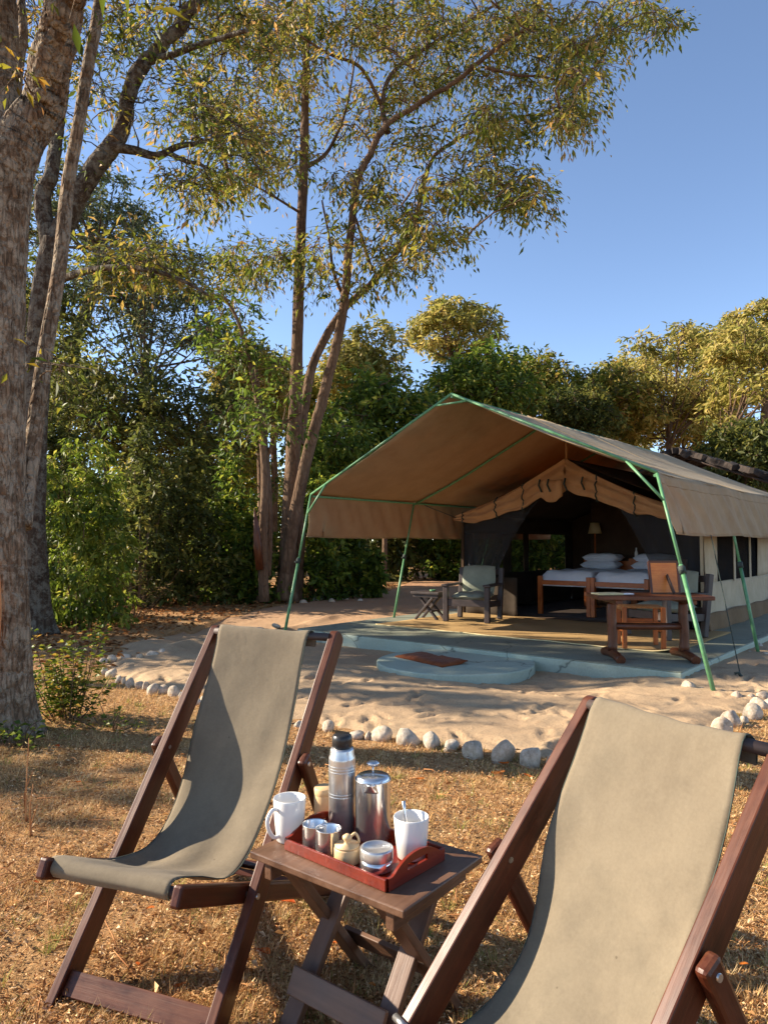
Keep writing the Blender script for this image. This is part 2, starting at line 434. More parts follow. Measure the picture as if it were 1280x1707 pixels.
# ------------------------------------------------------------------ leaf / bark materials
G = lin
mat_leaf('leaf_mid', [(0.0, G(56, 70, 24)), (0.3, G(96, 108, 36)), (0.55, G(138, 136, 50)), (0.8, G(176, 150, 72)), (1.0, G(196, 152, 92))], 0.5)
mat_leaf('leaf_near', [(0.0, G(44, 60, 18)), (0.4, G(86, 98, 30)), (0.7, G(134, 126, 40)), (1.0, G(176, 120, 50))], 0.5)
mat_leaf('leaf_dark', [(0.0, G(54, 62, 30)), (0.45, G(88, 96, 44)), (0.8, G(118, 118, 56)), (1.0, G(168, 154, 74))], 0.5)
mat_leaf('leaf_green', [(0.0, G(52, 70, 28)), (0.4, G(86, 108, 38)), (0.75, G(126, 140, 50)), (1.0, G(182, 172, 66))], 0.52)
mat_leaf('leaf_gold', [(0.0, G(96, 104, 46)), (0.35, G(146, 142, 66)), (0.7, G(184, 168, 90)), (1.0, G(214, 188, 112))], 0.5)
mat_leaf('leaf_bright', [(0.0, G(66, 84, 28)), (0.4, G(100, 118, 38)), (0.75, G(140, 148, 54)), (1.0, G(190, 178, 80))], 0.52)
mat_leaf('leaf_lime', [(0.0, G(96, 108, 34)), (0.45, G(150, 152, 48)), (0.8, G(190, 176, 66)), (1.0, G(214, 186, 90))], 0.52)
mat_leaf('leaf_blue', [(0.0, G(50, 62, 46)), (0.5, G(84, 98, 68)), (0.8, G(112, 116, 74)), (1.0, G(160, 146, 88))], 0.42)
mat_leaf('leaf_weed', [(0.0, G(50, 74, 20)), (0.45, G(96, 116, 36)), (0.8, G(156, 150, 56)), (1.0, G(190, 140, 60))], 0.45)
mat_leaf('straw', [(0.0, G(124, 96, 60)), (0.25, G(184, 144, 92)), (0.55, G(218, 178, 122)), (0.82, G(232, 204, 158)), (0.9, G(176, 164, 92)), (1.0, G(120, 132, 56))], 0.25, 0.8, 0.15)
mat_leaf('litter', [(0.0, G(104, 68, 40)), (0.3, G(164, 114, 70)), (0.6, G(208, 162, 108)), (0.92, G(236, 206, 164)), (1.0, G(210, 120, 46))], 0.2, 0.8, 0.15)
mat_leaf('orange_leaf', [(0.0, G(186, 82, 26)), (0.5, G(206, 108, 36)), (1.0, G(190, 130, 60))], 0.3, 0.7, 0.2)
mat_bark('bark_near', lin(62, 46, 34), lin(122, 100, 80), lin(158, 134, 110), lin(172, 160, 140), 9.0, 0.42, 1.2)
mat_bark('bark_dark', lin(34, 27, 22), lin(70, 56, 46), lin(98, 84, 70), lin(124, 120, 108), 5.0, 0.4, 0.8)
mat_bark('bark_mid', lin(62, 46, 36), lin(110, 88, 70), lin(140, 118, 98), None, 4.0, 0.5, 0.8)

# ------------------------------------------------------------------ ground and sand
STONE_FRONT = [(165, 1112), (183, 1130), (214, 1144), (252, 1152), (289, 1158), (327, 1170), (420, 1198), (520, 1221), (594, 1231), (680, 1241),
               (752, 1249), (842, 1262), (887, 1271), (960, 1277), (1060, 1272), (1130, 1255), (1186, 1232), (1222, 1213), (1262, 1198), (1300, 1184), (1420, 1150)]
border = [gnd(x, y)[:2] for x, y in STONE_FRONT]
LEFT_EDGE = [(1500, 1130, 0), ]
poly = [tuple(p) for p in border] + [(14, 12), (16, 30), (2, 34)] + [tuple(gnd(x, y)[:2]) for x, y in
        [(690, 966), (630, 988), (540, 1000), (440, 1012), (360, 1030), (270, 1052), (190, 1076), (165, 1095)]]
poly = np.array(poly)
def in_poly(x, y, pg):
    x = np.asarray(x); y = np.asarray(y); c = np.zeros(x.shape, bool); j = len(pg) - 1
    for i in range(len(pg)):
        xi, yi = pg[i]; xj, yj = pg[j]
        m = ((yi > y) != (yj > y)) & (x < (xj - xi) * (y - yi) / (yj - yi + 1e-12) + xi)
        c ^= m; j = i
    return c
def edge_dist(x, y, pg):
    d = np.full(np.shape(x), 1e9)
    for i in range(len(pg)):
        a = pg[i]; b = pg[(i + 1) % len(pg)]; ab = b - a; L = ab @ ab + 1e-12
        t = np.clip(((x - a[0]) * ab[0] + (y - a[1]) * ab[1]) / L, 0, 1)
        d = np.minimum(d, np.hypot(x - a[0] - t * ab[0], y - a[1] - t * ab[1]))
    return d
def vnoise(x, y, s, seed):
    """cheap smooth value noise"""
    r = np.random.default_rng(seed); T = r.uniform(-1, 1, (256, 256))
    X = x * s + 500.3; Y = y * s + 700.7; xi = np.floor(X).astype(int); yi = np.floor(Y).astype(int)
    fx = X - xi; fy = Y - yi; fx = fx * fx * (3 - 2 * fx); fy = fy * fy * (3 - 2 * fy)
    g = lambda i, j: T[i % 256, j % 256]
    return (g(xi, yi) * (1 - fx) + g(xi + 1, yi) * fx) * (1 - fy) + (g(xi, yi + 1) * (1 - fx) + g(xi + 1, yi + 1) * fx) * fy

def lawn_h(x, y):
    return 0.012 * vnoise(x, y, 1.7, 31) + 0.006 * vnoise(x, y, 5.0, 32)

# ground sheet
t = NT('soil'); co = t.coord()
n1 = t.noise(co, 2.2, 8, 0.7); n2 = t.noise(co, 26, 6, 0.7); n3 = t.noise(co, 0.5, 3)
col = t.ramp(n1, [(0.3, lin(126, 94, 64)), (0.5, lin(172, 132, 92)), (0.7, lin(192, 156, 112))])
col = t.mix(0.6, col, t.ramp(n2, [(0.3, lin(92, 66, 44)), (0.5, lin(166, 126, 84)), (0.68, lin(210, 174, 126))]))
col = t.mix(t.ramp(n3, [(0.5, (0, 0, 0, 1)), (0.7, (0.35, 0.35, 0.35, 1))]), col, lin(108, 100, 48))
t.l(col, t.b.inputs['Base Color']); t.b.inputs['Roughness'].default_value = 0.95; t.b.inputs['Specular IOR Level'].default_value = 0.1
t.l(t.bump(n2, 1.0, 0.03), t.b.inputs['Normal']); MAT['soil'] = t.m
ax = np.unique(np.concatenate([-np.geomspace(7, 900, 22)[::-1], np.arange(-6.5, 6.5, 0.07), np.geomspace(7, 900, 22)]))
ay = np.unique(np.concatenate([-np.geomspace(1, 900, 24)[::-1], np.arange(-0.9, 7.0, 0.07), np.geomspace(7.2, 1500, 40)]))
gx, gy = np.meshgrid(ax, ay, indexing='ij')
gz = lawn_h(gx, gy) * np.exp(-np.maximum(np.hypot(gx, gy) - 12, 0) / 5) - 0.16 * (in_poly(gx, gy, poly) & (edge_dist(gx, gy, poly) > 0.3))
m = MB().grid(np.stack([gx, gy, gz], -1)); g = m.build('ground', 'soil'); g['kind'] = 'structure'

# sand
t = NT('sand'); co = t.coord()
n1 = t.noise(co, 0.9, 6, 0.65); n2 = t.noise(co, 60, 5, 0.7); n3 = t.noise(co, 9, 6, 0.7)
col = t.ramp(n1, [(0.3, lin(154, 130, 102)), (0.55, lin(176, 152, 120)), (0.75, lin(192, 168, 136))])
col = t.mix(0.35, col, t.ramp(n2, [(0.3, lin(120, 90, 66)), (0.6, lin(196, 164, 132))]))
col = t.mix(t.ramp(n3, [(0.60, (0, 0, 0, 1)), (0.74, (0.5, 0.5, 0.5, 1))]), col, lin(112, 84, 62))
sx = t.n('ShaderNodeSeparateXYZ'); t.l(co, sx.inputs[0])
mr = t.n('ShaderNodeMapRange'); t.l(sx.outputs[1], mr.inputs[0]); mr.inputs[1].default_value = 9; mr.inputs[2].default_value = 17
col = t.mix(mr.outputs[0], col, t.mix(0.5, col, lin(150, 96, 66)))
t.l(col, t.b.inputs['Base Color']); t.b.inputs['Roughness'].default_value = 0.95; t.b.inputs['Specular IOR Level'].default_value = 0.1
t.l(t.bump(n2, 0.5, 0.012, t.bump(n3, 0.35, 0.03)), t.b.inputs['Normal']); MAT['sand'] = t.m
ax = np.concatenate([np.arange(-7, -3.6, 0.08), np.arange(-3.6, 4.6, 0.026), np.arange(4.6, 16, 0.15)])
ay = np.concatenate([np.arange(3.9, 8.2, 0.026), np.arange(8.2, 14, 0.07), np.arange(14, 34, 0.3)])
gx, gy = np.meshgrid(ax, ay, indexing='ij')
hz = 0.010 * vnoise(gx, gy, 1.3, 1) + 0.007 * vnoise(gx, gy, 3.7, 2) + 0.004 * vnoise(gx, gy, 9, 3) + 0.003 * vnoise(gx, gy, 21, 4)
near = (gy < 9) & (gx > -4)
for k in range(520):   # trodden footprints
    cx, cy = rng.uniform(-3.4, 4.4), rng.uniform(4.2, 8.4)
    an = rng.uniform(0, math.pi); a, b = rng.uniform(0.07, 0.15), rng.uniform(0.035, 0.06)
    i0, i1 = np.searchsorted(ax, [cx - 0.3, cx + 0.3]); j0, j1 = np.searchsorted(ay, [cy - 0.3, cy + 0.3])
    X = gx[i0:i1, j0:j1] - cx; Y = gy[i0:i1, j0:j1] - cy
    p = (X * math.cos(an) + Y * math.sin(an)) / a; q = (-X * math.sin(an) + Y * math.cos(an)) / b
    r2 = p * p + q * q; dp = rng.uniform(0.006, 0.022)
    pq = ((p - 1.25) * 1.6) ** 2 + (q * 1.15) ** 2
    hz[i0:i1, j0:j1] += -dp * np.exp(-r2 ** 3) - 0.8 * dp * np.exp(-pq ** 3) + 0.35 * dp * np.exp(-(np.sqrt(r2) - 1.45) ** 2 * 5)
hz += 0.035
u_ = (gx - C0[0]) * D2[0] + (gy - C0[1]) * D2[1]; v_ = (gx - C0[0]) * D1[0] + (gy - C0[1]) * D1[1]
sst = lambda x: np.clip(x, 0, 1) ** 2 * (3 - 2 * np.clip(x, 0, 1))
hz -= 0.105 * sst((u_ - 0.15) / 0.9) * (1 - sst((-v_ - 0.6) / 1.6)) * (1 - sst((v_ - 0.2) / 2.8))
# low earth ridge that runs along the track behind the chair
RID = np.array([gnd(x, y)[:2] for x, y in [(283, 1088), (330, 1072), (400, 1058), (470, 1045), (560, 1030), (690, 1014), (740, 1006)]])
dr = np.full(gx.shape, 9.0)
for i in range(len(RID) - 1):
    a, b = RID[i], RID[i + 1]; ab = b - a; tt = np.clip(((gx - a[0]) * ab[0] + (gy - a[1]) * ab[1]) / (ab @ ab), 0, 1)
    dr = np.minimum(dr, np.hypot(gx - a[0] - tt * ab[0], gy - a[1] - tt * ab[1]))
hz += 0.07 * np.exp(-(dr / 0.16) ** 2) * (0.7 + 0.5 * vnoise(gx, gy, 3.1, 8))
ed = edge_dist(gx, gy, poly); ins = in_poly(gx, gy, poly)
sd = np.where(ins, ed, -ed) + 0.06 * vnoise(gx, gy, 4, 9)
hz = np.where(sd < 0.3, hz * np.clip(sd / 0.3, -1, 1) - 0.03 * np.clip(1 - sd / 0.3, 0, 1.6), hz)
Vs = np.stack([gx, gy, hz], -1); na, nb = gx.shape
keep = (sd > -0.3)
ii, jj = np.meshgrid(np.arange(na - 1), np.arange(nb - 1), indexing='ij')
kk = keep[:-1, :-1] & keep[1:, :-1] & keep[:-1, 1:] & keep[1:, 1:]
ii = ii[kk]; jj = jj[kk]
quads = np.stack([ii * nb + jj, (ii + 1) * nb + jj, (ii + 1) * nb + jj + 1, ii * nb + jj + 1], 1)
used = np.unique(quads); remap = np.full(na * nb, -1); remap[used] = np.arange(len(used))
me = bpy.data.meshes.new('sand'); Vu = Vs.reshape(-1, 3)[used]; q = remap[quads]
me.vertices.add(len(Vu)); me.vertices.foreach_set('co', Vu.astype(np.float32).ravel())
me.loops.add(q.size); me.loops.foreach_set('vertex_index', q.astype(np.int32).ravel())
me.polygons.add(len(q)); me.polygons.foreach_set('loop_start', np.arange(len(q), dtype=np.int32) * 4)
me.polygons.foreach_set('use_smooth', np.ones(len(q), bool)); me.update(calc_edges=True)
o = link(me, 'sand_clearing', 'sand'); o['kind'] = 'structure'

# ------------------------------------------------------------------ concrete platform and round step
HP = 0.104
def L(u, v, z): return (-u, v, z)
plat = empty('concrete_platform', (C0[0], C0[1], 0), -TH, 'pale green painted concrete platform under the safari tent', 'platform')
m = MB(); m.box(-5.75, 0, 0, 9.0, -0.3, HP - 0.012); m.build('plinth', 'concrete_side', plat, bevel=0.012)
m = MB(); m.box(-5.745, -0.005, 0.006, 8.99, HP - 0.0125, HP); m.build('floor_slab', 'concrete', plat, bevel=0.008)
sx_, sy_, sr = -2.38, -0.6, 0.92
def disc(r, n=64): return [(sx_ + r * math.cos(2 * math.pi * k / n), sy_ + r * math.sin(2 * math.pi * k / n)) for k in range(n)]
st = MB().prism(disc(sr), -0.3, 0.045).build('step', 'concrete_side', plat, bevel=0.014)
# door mat on the step
a, b, c, d = [np.array(L(*p, 0.049)) for p in ((3.08, -0.86), (3.02, -0.44), (2.14, -0.70), (2.22, -1.08))]
gr = np.zeros((19, 9, 3))
for i in range(19):
    for j in range(9):
        s, tt = i / 18, j / 8
        p = (a * (1 - s) + d * s) * (1 - tt) + (b * (1 - s) + c * s) * tt
        e = min(s, 1 - s) * 18; e2 = min(tt, 1 - tt) * 8
        p = p + rng.normal(0, 0.004, 3); p[2] = 0.051 + 0.026 * min(1, e / 1.5) * min(1, e2 / 1.2) + 0.01 * math.sin(s * 7) * tt + (0.02 if (s > .5 and tt > .8) else 0)
        gr[i, j] = p
dm = MB().grid(gr).build('door_mat', 'door_mat', None, solid=0.014)
dm.location = (C0[0], C0[1], 0); dm.rotation_euler = (0, 0, -TH)
prop(dm, 'shaggy rust brown door mat lying on the round step', 'door mat')

# woven rug
t = NT('rug'); co = t.coord()
w1 = t.n('ShaderNodeTexWave'); w1.bands_direction = 'Y'; w1.inputs['Scale'].default_value = 26; w1.inputs['Distortion'].default_value = 1.0; t.l(co, w1.inputs[0])
w2 = t.n('ShaderNodeTexWave'); w2.bands_direction = 'X'; w2.inputs['Scale'].default_value = 26; w2.inputs['Distortion'].default_value = 1.0; t.l(co, w2.inputs[0])
n = t.noise(co, 2.0, 5)
col = t.mix(0.5, t.ramp(w1.outputs[1], [(0.2, lin(128, 98, 56)), (0.8, lin(188, 154, 98))]), t.ramp(n, [(0.3, lin(138, 106, 62)), (0.7, lin(180, 146, 92))]))
t.l(col, t.b.inputs['Base Color']); t.b.inputs['Roughness'].default_value = 0.9
ad = t.n('ShaderNodeMath', operation='MULTIPLY'); t.l(w1.outputs[1], ad.inputs[0]); t.l(w2.outputs[1], ad.inputs[1])
t.l(t.bump(ad.outputs[0], 0.6, 0.006), t.b.inputs['Normal']); MAT['rug'] = t.m
rug = empty('woven_rug', (C0[0], C0[1], 0), -TH, 'large straw coloured woven mat covering the tent porch floor', 'rug')
gr = np.zeros((60, 34, 3))
for i in range(60):
    for j in range(34):
        u = 0.47 + (5.14 - 0.47) * i / 59; v = 1.15 + 2.6 * j / 33
        z = HP + 0.006 + 0.004 * math.sin(u * 5 + v * 3) ** 2
        cr = max(0, 1 - math.hypot(u - 0.47, v - 1.15) / 0.28); z += 0.05 * cr ** 1.5
        gr[i, j] = L(u, v + 0.012 * math.sin(u * 4), z)
MB().grid(gr).build('mat_body', 'rug', rug, solid=0.006)
fr = MB()
fr.tube([gr[i, 0] + np.array([0, -0.006, 0.002]) for i in range(60)], 0.008, 5)
fr.build('edge_binding', 'paper', rug)

# ------------------------------------------------------------------ the tent
tent = empty('safari_tent', (C0[0], C0[1], 0), -TH, 'canvas safari tent with open gabled porch and green steel frame', 'tent')
CC, HW, ZE, ZR, VA, VB = 2.9823, 2.6958, 2.19, 3.42, 0.214, 8.6
UR, UL = CC - HW, CC + HW
frames = [0.214, 2.83, 5.7, 8.6]
def sagf(v):
    for a, b in zip(frames[:-1], frames[1:]):
        if a <= v <= b: s = (v - a) / (b - a); return 4 * s * (1 - s)
    return 0
def slope(side, nu=22, nv=70):
    gr = np.zeros((nu, nv, 3))
    for i in range(nu):
        for j in range(nv):
            s = i / (nu - 1); v = VA + (VB - VA) * j / (nv - 1)
            u = CC + side * HW * s; z = ZR + (ZE - ZR) * s
            sg = sagf(v)
            z -= 0.055 * sg * (0.35 + math.sin(math.pi * s)) + 0.035 * math.sin(math.pi * s)
            z += 0.006 * math.sin(v * 9 + s * 5) * math.sin(math.pi * s) + 0.004 * math.sin(v * 23 + s * 11)
            gr[i, j] = L(u, v, z)
    return gr
SL = {}
for side, nm in ((1, 'fly_panel'), (-1, 'fly_panel')):
    gr = slope(side); SL[side] = gr
    o = MB().grid(gr).build(nm, 'fly_canvas', tent, solid=0.006)
    sm = MB()
    for vv in (0.33, 0.66):   # sewn panel seams
        jx = [int(round(k)) for k in ((0.24) * 69, (0.55) * 69, 0.8 * 69)]
    for jx in (17, 34, 52):
        sm.tube([gr[i, jx] + np.array([0, 0, 0.006]) for i in range(22)], 0.006, 4)
    sm.build('seam', 'fly_canvas', o)
    # valance
    nv, nz = 150, 18
    vg = np.zeros((nz, nv, 3))
    for a_ in range(nz):
        for j in range(nv):
            s = a_ / (nz - 1); v = VA + (VB - VA) * j / (nv - 1)
            base = gr[-1, min(69, int(round(j / (nv - 1) * 69)))]
            sg = sagf(v)
            u = CC + side * (HW + 0.16 * s - 0.03 * sg * s)
            z = ZE - 0.0195 * sg - 0.66 * s
            wv = 0.018 * math.sin(v * 11 - s * 6.0) * s ** 0.6 + 0.010 * math.sin(v * 23 - s * 9 + 1.3) * math.sin(math.pi * min(1, s * 1.2)) + 0.012 * math.sin(v * 4.1 + 2)
            u += side * wv
            if side < 0: u -= 0.016 * math.sin((v - s * 0.9) * 13) * math.exp(-((v - s * 0.7 - 0.6) / 0.7) ** 2) * math.sin(math.pi * s)
            vv = v + (0.08 * s if v < 0.6 else 0)
            vg[a_, j] = L(u, vv, z)
    va = MB().grid(vg).build('valance', 'fly_canvas', tent, solid=0.005)
    h = MB(); h.tube([vg[-1, j] for j in range(0, nv, 2)], 0.008, 5); h.tube([vg[3, j] + np.array([-side * 0.004, 0, 0]) for j in range(0, nv, 2)], 0.005, 4)
    h.build('hem', 'fly_canvas', va)
# steel frame
def pole(pts, r, name='pole', n=10, parent=tent, mat='green_steel'):
    return MB().tube(pts, r, n).build(name, mat, parent)
for v in frames[:3]:
    for side in (1, -1):
        if v < 1: pole([L(CC, v, ZR), L(CC + side * HW, v, ZE)], 0.018, 'rafter')
        else:
            jc = int(round((v - VA) / (VB - VA) * 69))
            pole([SL[side][i, jc] - np.array([0, 0, 0.045]) for i in range(0, 22, 3)], 0.021, 'rafter')
    if v < 1:
        for side in (1, -1):
            ft_ = np.array(L(-0.41, -0.37, 0.01) if side < 0 else L(5.55, -0.45, 0.01)); tp_ = np.array(L(CC + side * HW, VA, ZE)); pole([L(CC + side * (HW - 0.34), v, ZE + 0.155), tp_ + (ft_ - tp_) * 0.145], 0.016, 'brace')
        pole([L(CC + 0.24, v, ZR - 0.125), L(CC - 0.24, v, ZR - 0.125)], 0.015, 'brace')
pole([L(CC, VA, ZR - 0.03), L(CC, VB, ZR - 0.03)], 0.022, 'ridge_pole')
for side in (1, -1):
    pole([L(CC + side * (HW - 0.03), VA + 0.02, ZE - 0.03), L(CC + side * (HW - 0.03), VB, ZE - 0.03)], 0.018, 'eave_pole')
def leg(top, foot, seed):
    top = np.array(L(*top)); foot = np.array(L(*foot)); p = top * 0.52 + foot * 0.48
    e = pole([top, p], 0.017, 'tent_leg')
    pole([p + (top - p) * 0.06, foot], 0.022, 'lower_tube', parent=e)
    d = nrm(foot - top)
    k = MB(); k.tube([p - d * 0.05, p + d * 0.03], 0.036, 10); k.tube([p + np.array([0.0, -0.07, 0.0]), p + np.array([0.0, 0.05, 0.0])], 0.012, 6)
    k.build('clamp', 'rope', e)
leg((UR, VA, ZE - 0.01), (-0.41, -0.37, 0.01), 1)
leg((UL, VA, ZE - 0.01), (5.55, -0.45, 0.01), 2)
leg((UL - 0.02, 2.83, ZE - 0.04), (5.62, 2.2, 0.10), 3)
leg((UR, 2.83, ZE - 0.04), (-0.16, 2.5, 0.01), 4)
leg((UL, 5.75, ZE - 0.04), (6.2, 5.6, 0.01), 5)
# guy ropes with pegs
for a_, b_ in (((UR - 0.14, 1.65, 1.52), (-0.42, 0.56, 0.02)), ((UR - 0.14, 5.9, 1.52), (-1.1, 5.6, 0.02))):
    g_ = MB().tube([L(*a_), L(*b_)], 0.006, 5).build('guy_rope', 'rope', tent)
    q = np.array(L(*b_)); MB().tube([q + np.array([0.05, 0.02, -0.05]), q + np.array([-0.02, -0.01, 0.05]), q + np.array([-0.05, -0.03, 0.04])], 0.016, 6).build('peg', 'rope', g_)

# inner tent: u 0.82..5.14, v 3.65..8.3
WR, WL, VF, VK = 0.82, 5.14, 3.65, 8.3
ZW, ZI = 1.95, 2.86
inner = empty('inner', (0, 0, 0)); COL.objects.unlink(inner); bpy.data.objects.remove(inner)
def wall_side(u, wins, zlo, zhi, name='side_wall'):
    """side wall made of real strips round the window openings"""
    m = MB(); sgn = -1 if u < 3 else 1
    def sheet(v0, v1, z0, z1):
        nx, nz = max(2, int((v1 - v0) / 0.08)), max(2, int((z1 - z0) / 0.08))
        gr = np.zeros((nx + 1, nz + 1, 3))
        for i in range(nx + 1):
            for j in range(nz + 1):
                v = v0 + (v1 - v0) * i / nx; z = z0 + (z1 - z0) * j / nz
                gr[i, j] = L(u + sgn * (0.012 * math.sin(v * 7 + z * 2) + 0.02 * math.sin(v * 2.1) + 0.05 * max(0, (0.5 - z)) ), v, z)
        m.grid(gr)
    sheet(VF, VK, HP, zlo); sheet(VF, VK, zhi, ZW)
    e = VF
    for a_, b_ in wins: sheet(e, a_, zlo, zhi); e = b_
    sheet(e, VK, zlo, zhi)
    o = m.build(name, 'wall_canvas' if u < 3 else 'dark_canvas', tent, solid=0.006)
    # mud flap skirt
    gr = np.zeros((60, 5, 3))
    for i in range(60):
        v = VF - 0.01 + (VK - VF) * i / 59
        for j in range(5):
            s = j / 4; z = 0.36 - 0.30 * s + 0.01 * math.sin(v * 5)
            gr[i, j] = L(u + sgn * (0.045 + 0.05 * s + 0.02 * math.sin(v * 6) * s), v, z)
    MB().grid(gr).build('skirt', 'skirt_canvas', tent, solid=0.006)
    return o
net = NT('window_net'); tb = net.n('ShaderNodeBsdfTransparent'); mx = net.n('ShaderNodeMixShader'); mx.inputs[0].default_value = 0.55
net.b.inputs['Base Color'].default_value = (0.012, 0.012, 0.013, 1); net.b.inputs['Roughness'].default_value = 0.9; net.b.inputs['Specular IOR Level'].default_value = 0.05
net.l(net.b.outputs[0], mx.inputs[2]); net.l(tb.outputs[0], mx.inputs[1]); net.l(mx.outputs[0], net.out.inputs[0]); MAT['window_net'] = net.m
dn = NT('door_net'); tb = dn.n('ShaderNodeBsdfTransparent'); mx = dn.n('ShaderNodeMixShader'); mx.inputs[0].default_value = 0.82
dn.b.inputs['Base Color'].default_value = (0.014, 0.015, 0.018, 1); dn.b.inputs['Roughness'].default_value = 0.8
dn.l(dn.b.outputs[0], mx.inputs[2]); dn.l(tb.outputs[0], mx.inputs[1]); dn.l(mx.outputs[0], dn.out.inputs[0]); MAT['door_net'] = dn.m
WZ0, WZ1 = 0.82, 1.62
for u, wins in ((WR, [(4.33, 6.9)]), (WL, [(4.05, 5.1), (5.45, 6.0), (6.25, 7.95)])):
    o = wall_side(u, wins, WZ0, WZ1)
    for a_, b_ in wins:
        wd = MB().add([L(u, a_, WZ0), L(u, b_, WZ0), L(u, b_, WZ1), L(u, a_, WZ1)], [(0, 1, 2, 3)]).build('window', 'window_net', tent)
        sg = -1 if u < 3 else 1
        for k in ((5.38, 6.05, 6.75) if u < 3 else ()):
            pass
        if u < 3:
            for vm in (5.36, 6.4):
                MB().bar(L(u + sg * 0.012, vm, WZ0 - 0.02), L(u + sg * 0.012, vm, WZ1 + 0.02), 0.11, 0.012, up=(1, 0, 0)).build('webbing_strap', 'wall_canvas', wd)
# inner roof (underside), back wall
for side, wu in ((1, WL), (-1, WR)):
    gr = np.zeros((8, 12, 3))
    for i in range(8):
        for j in range(12):
            s = i / 7; gr[i, j] = L(CC + (wu - CC) * s, VF + (VK - VF) * j / 11, ZI + (ZW - ZI) * s - 0.03 * math.sin(math.pi * s))
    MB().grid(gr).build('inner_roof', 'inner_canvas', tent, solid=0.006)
m = MB(); m.add([L(WR, VK, HP), L(WL, VK, HP), L(WL, VK, ZW), L(CC, VK, ZI), L(WR, VK, ZW)], [(0, 1, 2, 3, 4)])
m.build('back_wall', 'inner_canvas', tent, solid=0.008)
gr = np.array([[L(WR + 0.03 + (WL - WR - 0.06) * i / 9, VF + (VK - VF - .05) * j / 9, HP + 0.006) for j in range(10)] for i in range(10)])
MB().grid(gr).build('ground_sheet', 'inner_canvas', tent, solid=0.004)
# inner partition behind the beds (reddish brown curtain wall)
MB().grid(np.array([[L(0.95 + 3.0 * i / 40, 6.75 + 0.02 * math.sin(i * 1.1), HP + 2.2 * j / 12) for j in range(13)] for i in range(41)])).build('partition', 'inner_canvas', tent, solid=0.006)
# front corner posts and wall returns
for u0, u1 in ((WR, WR + 0.03), (WL - 0.03, WL)):
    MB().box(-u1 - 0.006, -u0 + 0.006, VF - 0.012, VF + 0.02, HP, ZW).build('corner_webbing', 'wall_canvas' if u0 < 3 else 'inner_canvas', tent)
# low front sill panel left of the door
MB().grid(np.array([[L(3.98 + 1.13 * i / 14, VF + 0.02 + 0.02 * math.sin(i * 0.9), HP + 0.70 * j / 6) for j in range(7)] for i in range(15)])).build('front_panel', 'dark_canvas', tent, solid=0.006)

# rolled door flap: a thick canvas swag below the gable edge
def swag(side):
    n, k = 60, 36
    u_end = WL + 0.12 if side > 0 else 1.05
    gr = np.zeros((n, k, 3))
    for i in range(n):
        s = i / (n - 1)
        u = CC + (u_end - CC) * s
        zt = 2.87 - (2.87 - 1.93) * (s ** 0.92) - 0.05 * math.sin(math.pi * s)
        low = 0.34 * (1 - s) ** 3 + 0.19 + 0.13 * math.sin(math.pi * s) + 0.02 * math.sin(s * 17 + side)
        if s > 0.8: low *= 1 - 0.5 * (s - 0.8) / 0.2
        th = 0.05 + 0.02 * math.sin(s * 11 + side)
        for j in range(k):
            a_ = j / k * 2 * math.pi; fz_ = 0.5 - 0.5 * math.cos(a_)
            zz = zt - low * fz_
            fold = 0.030 * math.sin(fz_ * 15 + 2.2 * math.sin(s * 6 + side)) + 0.016 * math.sin(fz_ * 31 + s * 9)
            vv = VF - 0.06 - th * math.sin(a_) - (fold if math.sin(a_) > 0 else 0)
            gr[i, j] = L(u, vv, zz + 0.018 * math.sin(s * 23 + a_) * fz_)
    gr = np.concatenate([gr, gr[:, :1]], 1)
    o = MB().grid(gr).build('rolled_flap', 'flap_canvas', tent)
    for s in (0.36, 0.6, 0.93) if side > 0 else (0.3, 0.62):
        i = int(s * (n - 1)); c_ = gr[i].mean(0)
        MB().tube([c_ + (p - c_) * 1.10 for p in gr[i]], 0.013, 6, cap=False).build('tie', 'rope', o)
    return o
swag(1); swag(-1)
# small hanging fold with ties at the apex
MB().grid(np.array([[L(3.42 - 0.42 * i / 9, VF - 0.15 + 0.03 * math.sin(i * 1.4), 2.50 - 0.28 * j / 6 - 0.1 * math.sin(i / 9 * math.pi) * j / 6) for j in range(7)] for i in range(10)])).build('hanging_fold', 'flap_canvas', tent, solid=0.012)
for u in (3.40, 3.24, 2.93, 2.62):
    MB().tube([L(u, VF - 0.19, 2.52), L(u + 0.02, VF - 0.2, 2.42), L(u - 0.03, VF - 0.19, 2.30)], 0.016, 6).build('tie', 'rope', tent)
MB().tube([L(CC, VF - 0.03, 2.84), L(CC, VF - 0.02, ZR - 0.03)], 0.02, 6).build('ridge_loop', 'flap_canvas', tent)
for u in (WL + 0.08, 1.0):
    MB().tube([L(u, VF - 0.05, 1.9), L(u + (0.35 if u > 3 else -0.3), VF - 0.6, 2.13)], 0.008, 5).build('tie_rope', 'rope', tent)

# dark insect netting doors gathered to each side
def net_curtain(u0, u1, zt0, zt1, zb, gather, name='net_curtain'):
    n, k = 34, 14; gr = np.zeros((n, k, 3))
    for i in range(n):
        s = i / (n - 1)
        for j in range(k):
            tt = j / (k - 1)
            ut = u0 + (u1 - u0) * s; ub = gather[0] + (gather[1] - gather[0]) * s
            e = tt ** 0.6
            u = ut * (1 - e) + ub * e
            z = (zt0 + (zt1 - zt0) * s) * (1 - tt) + zb * tt
            gr[i, j] = L(u, VF + 0.03 + 0.035 * math.sin(s * 30) * (0.3 + tt), z)
    return MB().grid(gr).build(name, 'door_net', tent)
net_curtain(WL - 0.02, 3.1, 1.93, 2.45, HP + 0.62, (WL - 0.03, 4.45))
net_curtain(WR + 0.02, 2.5, 1.93, 2.3, HP + 0.02, (WR + 0.02, 1.22))

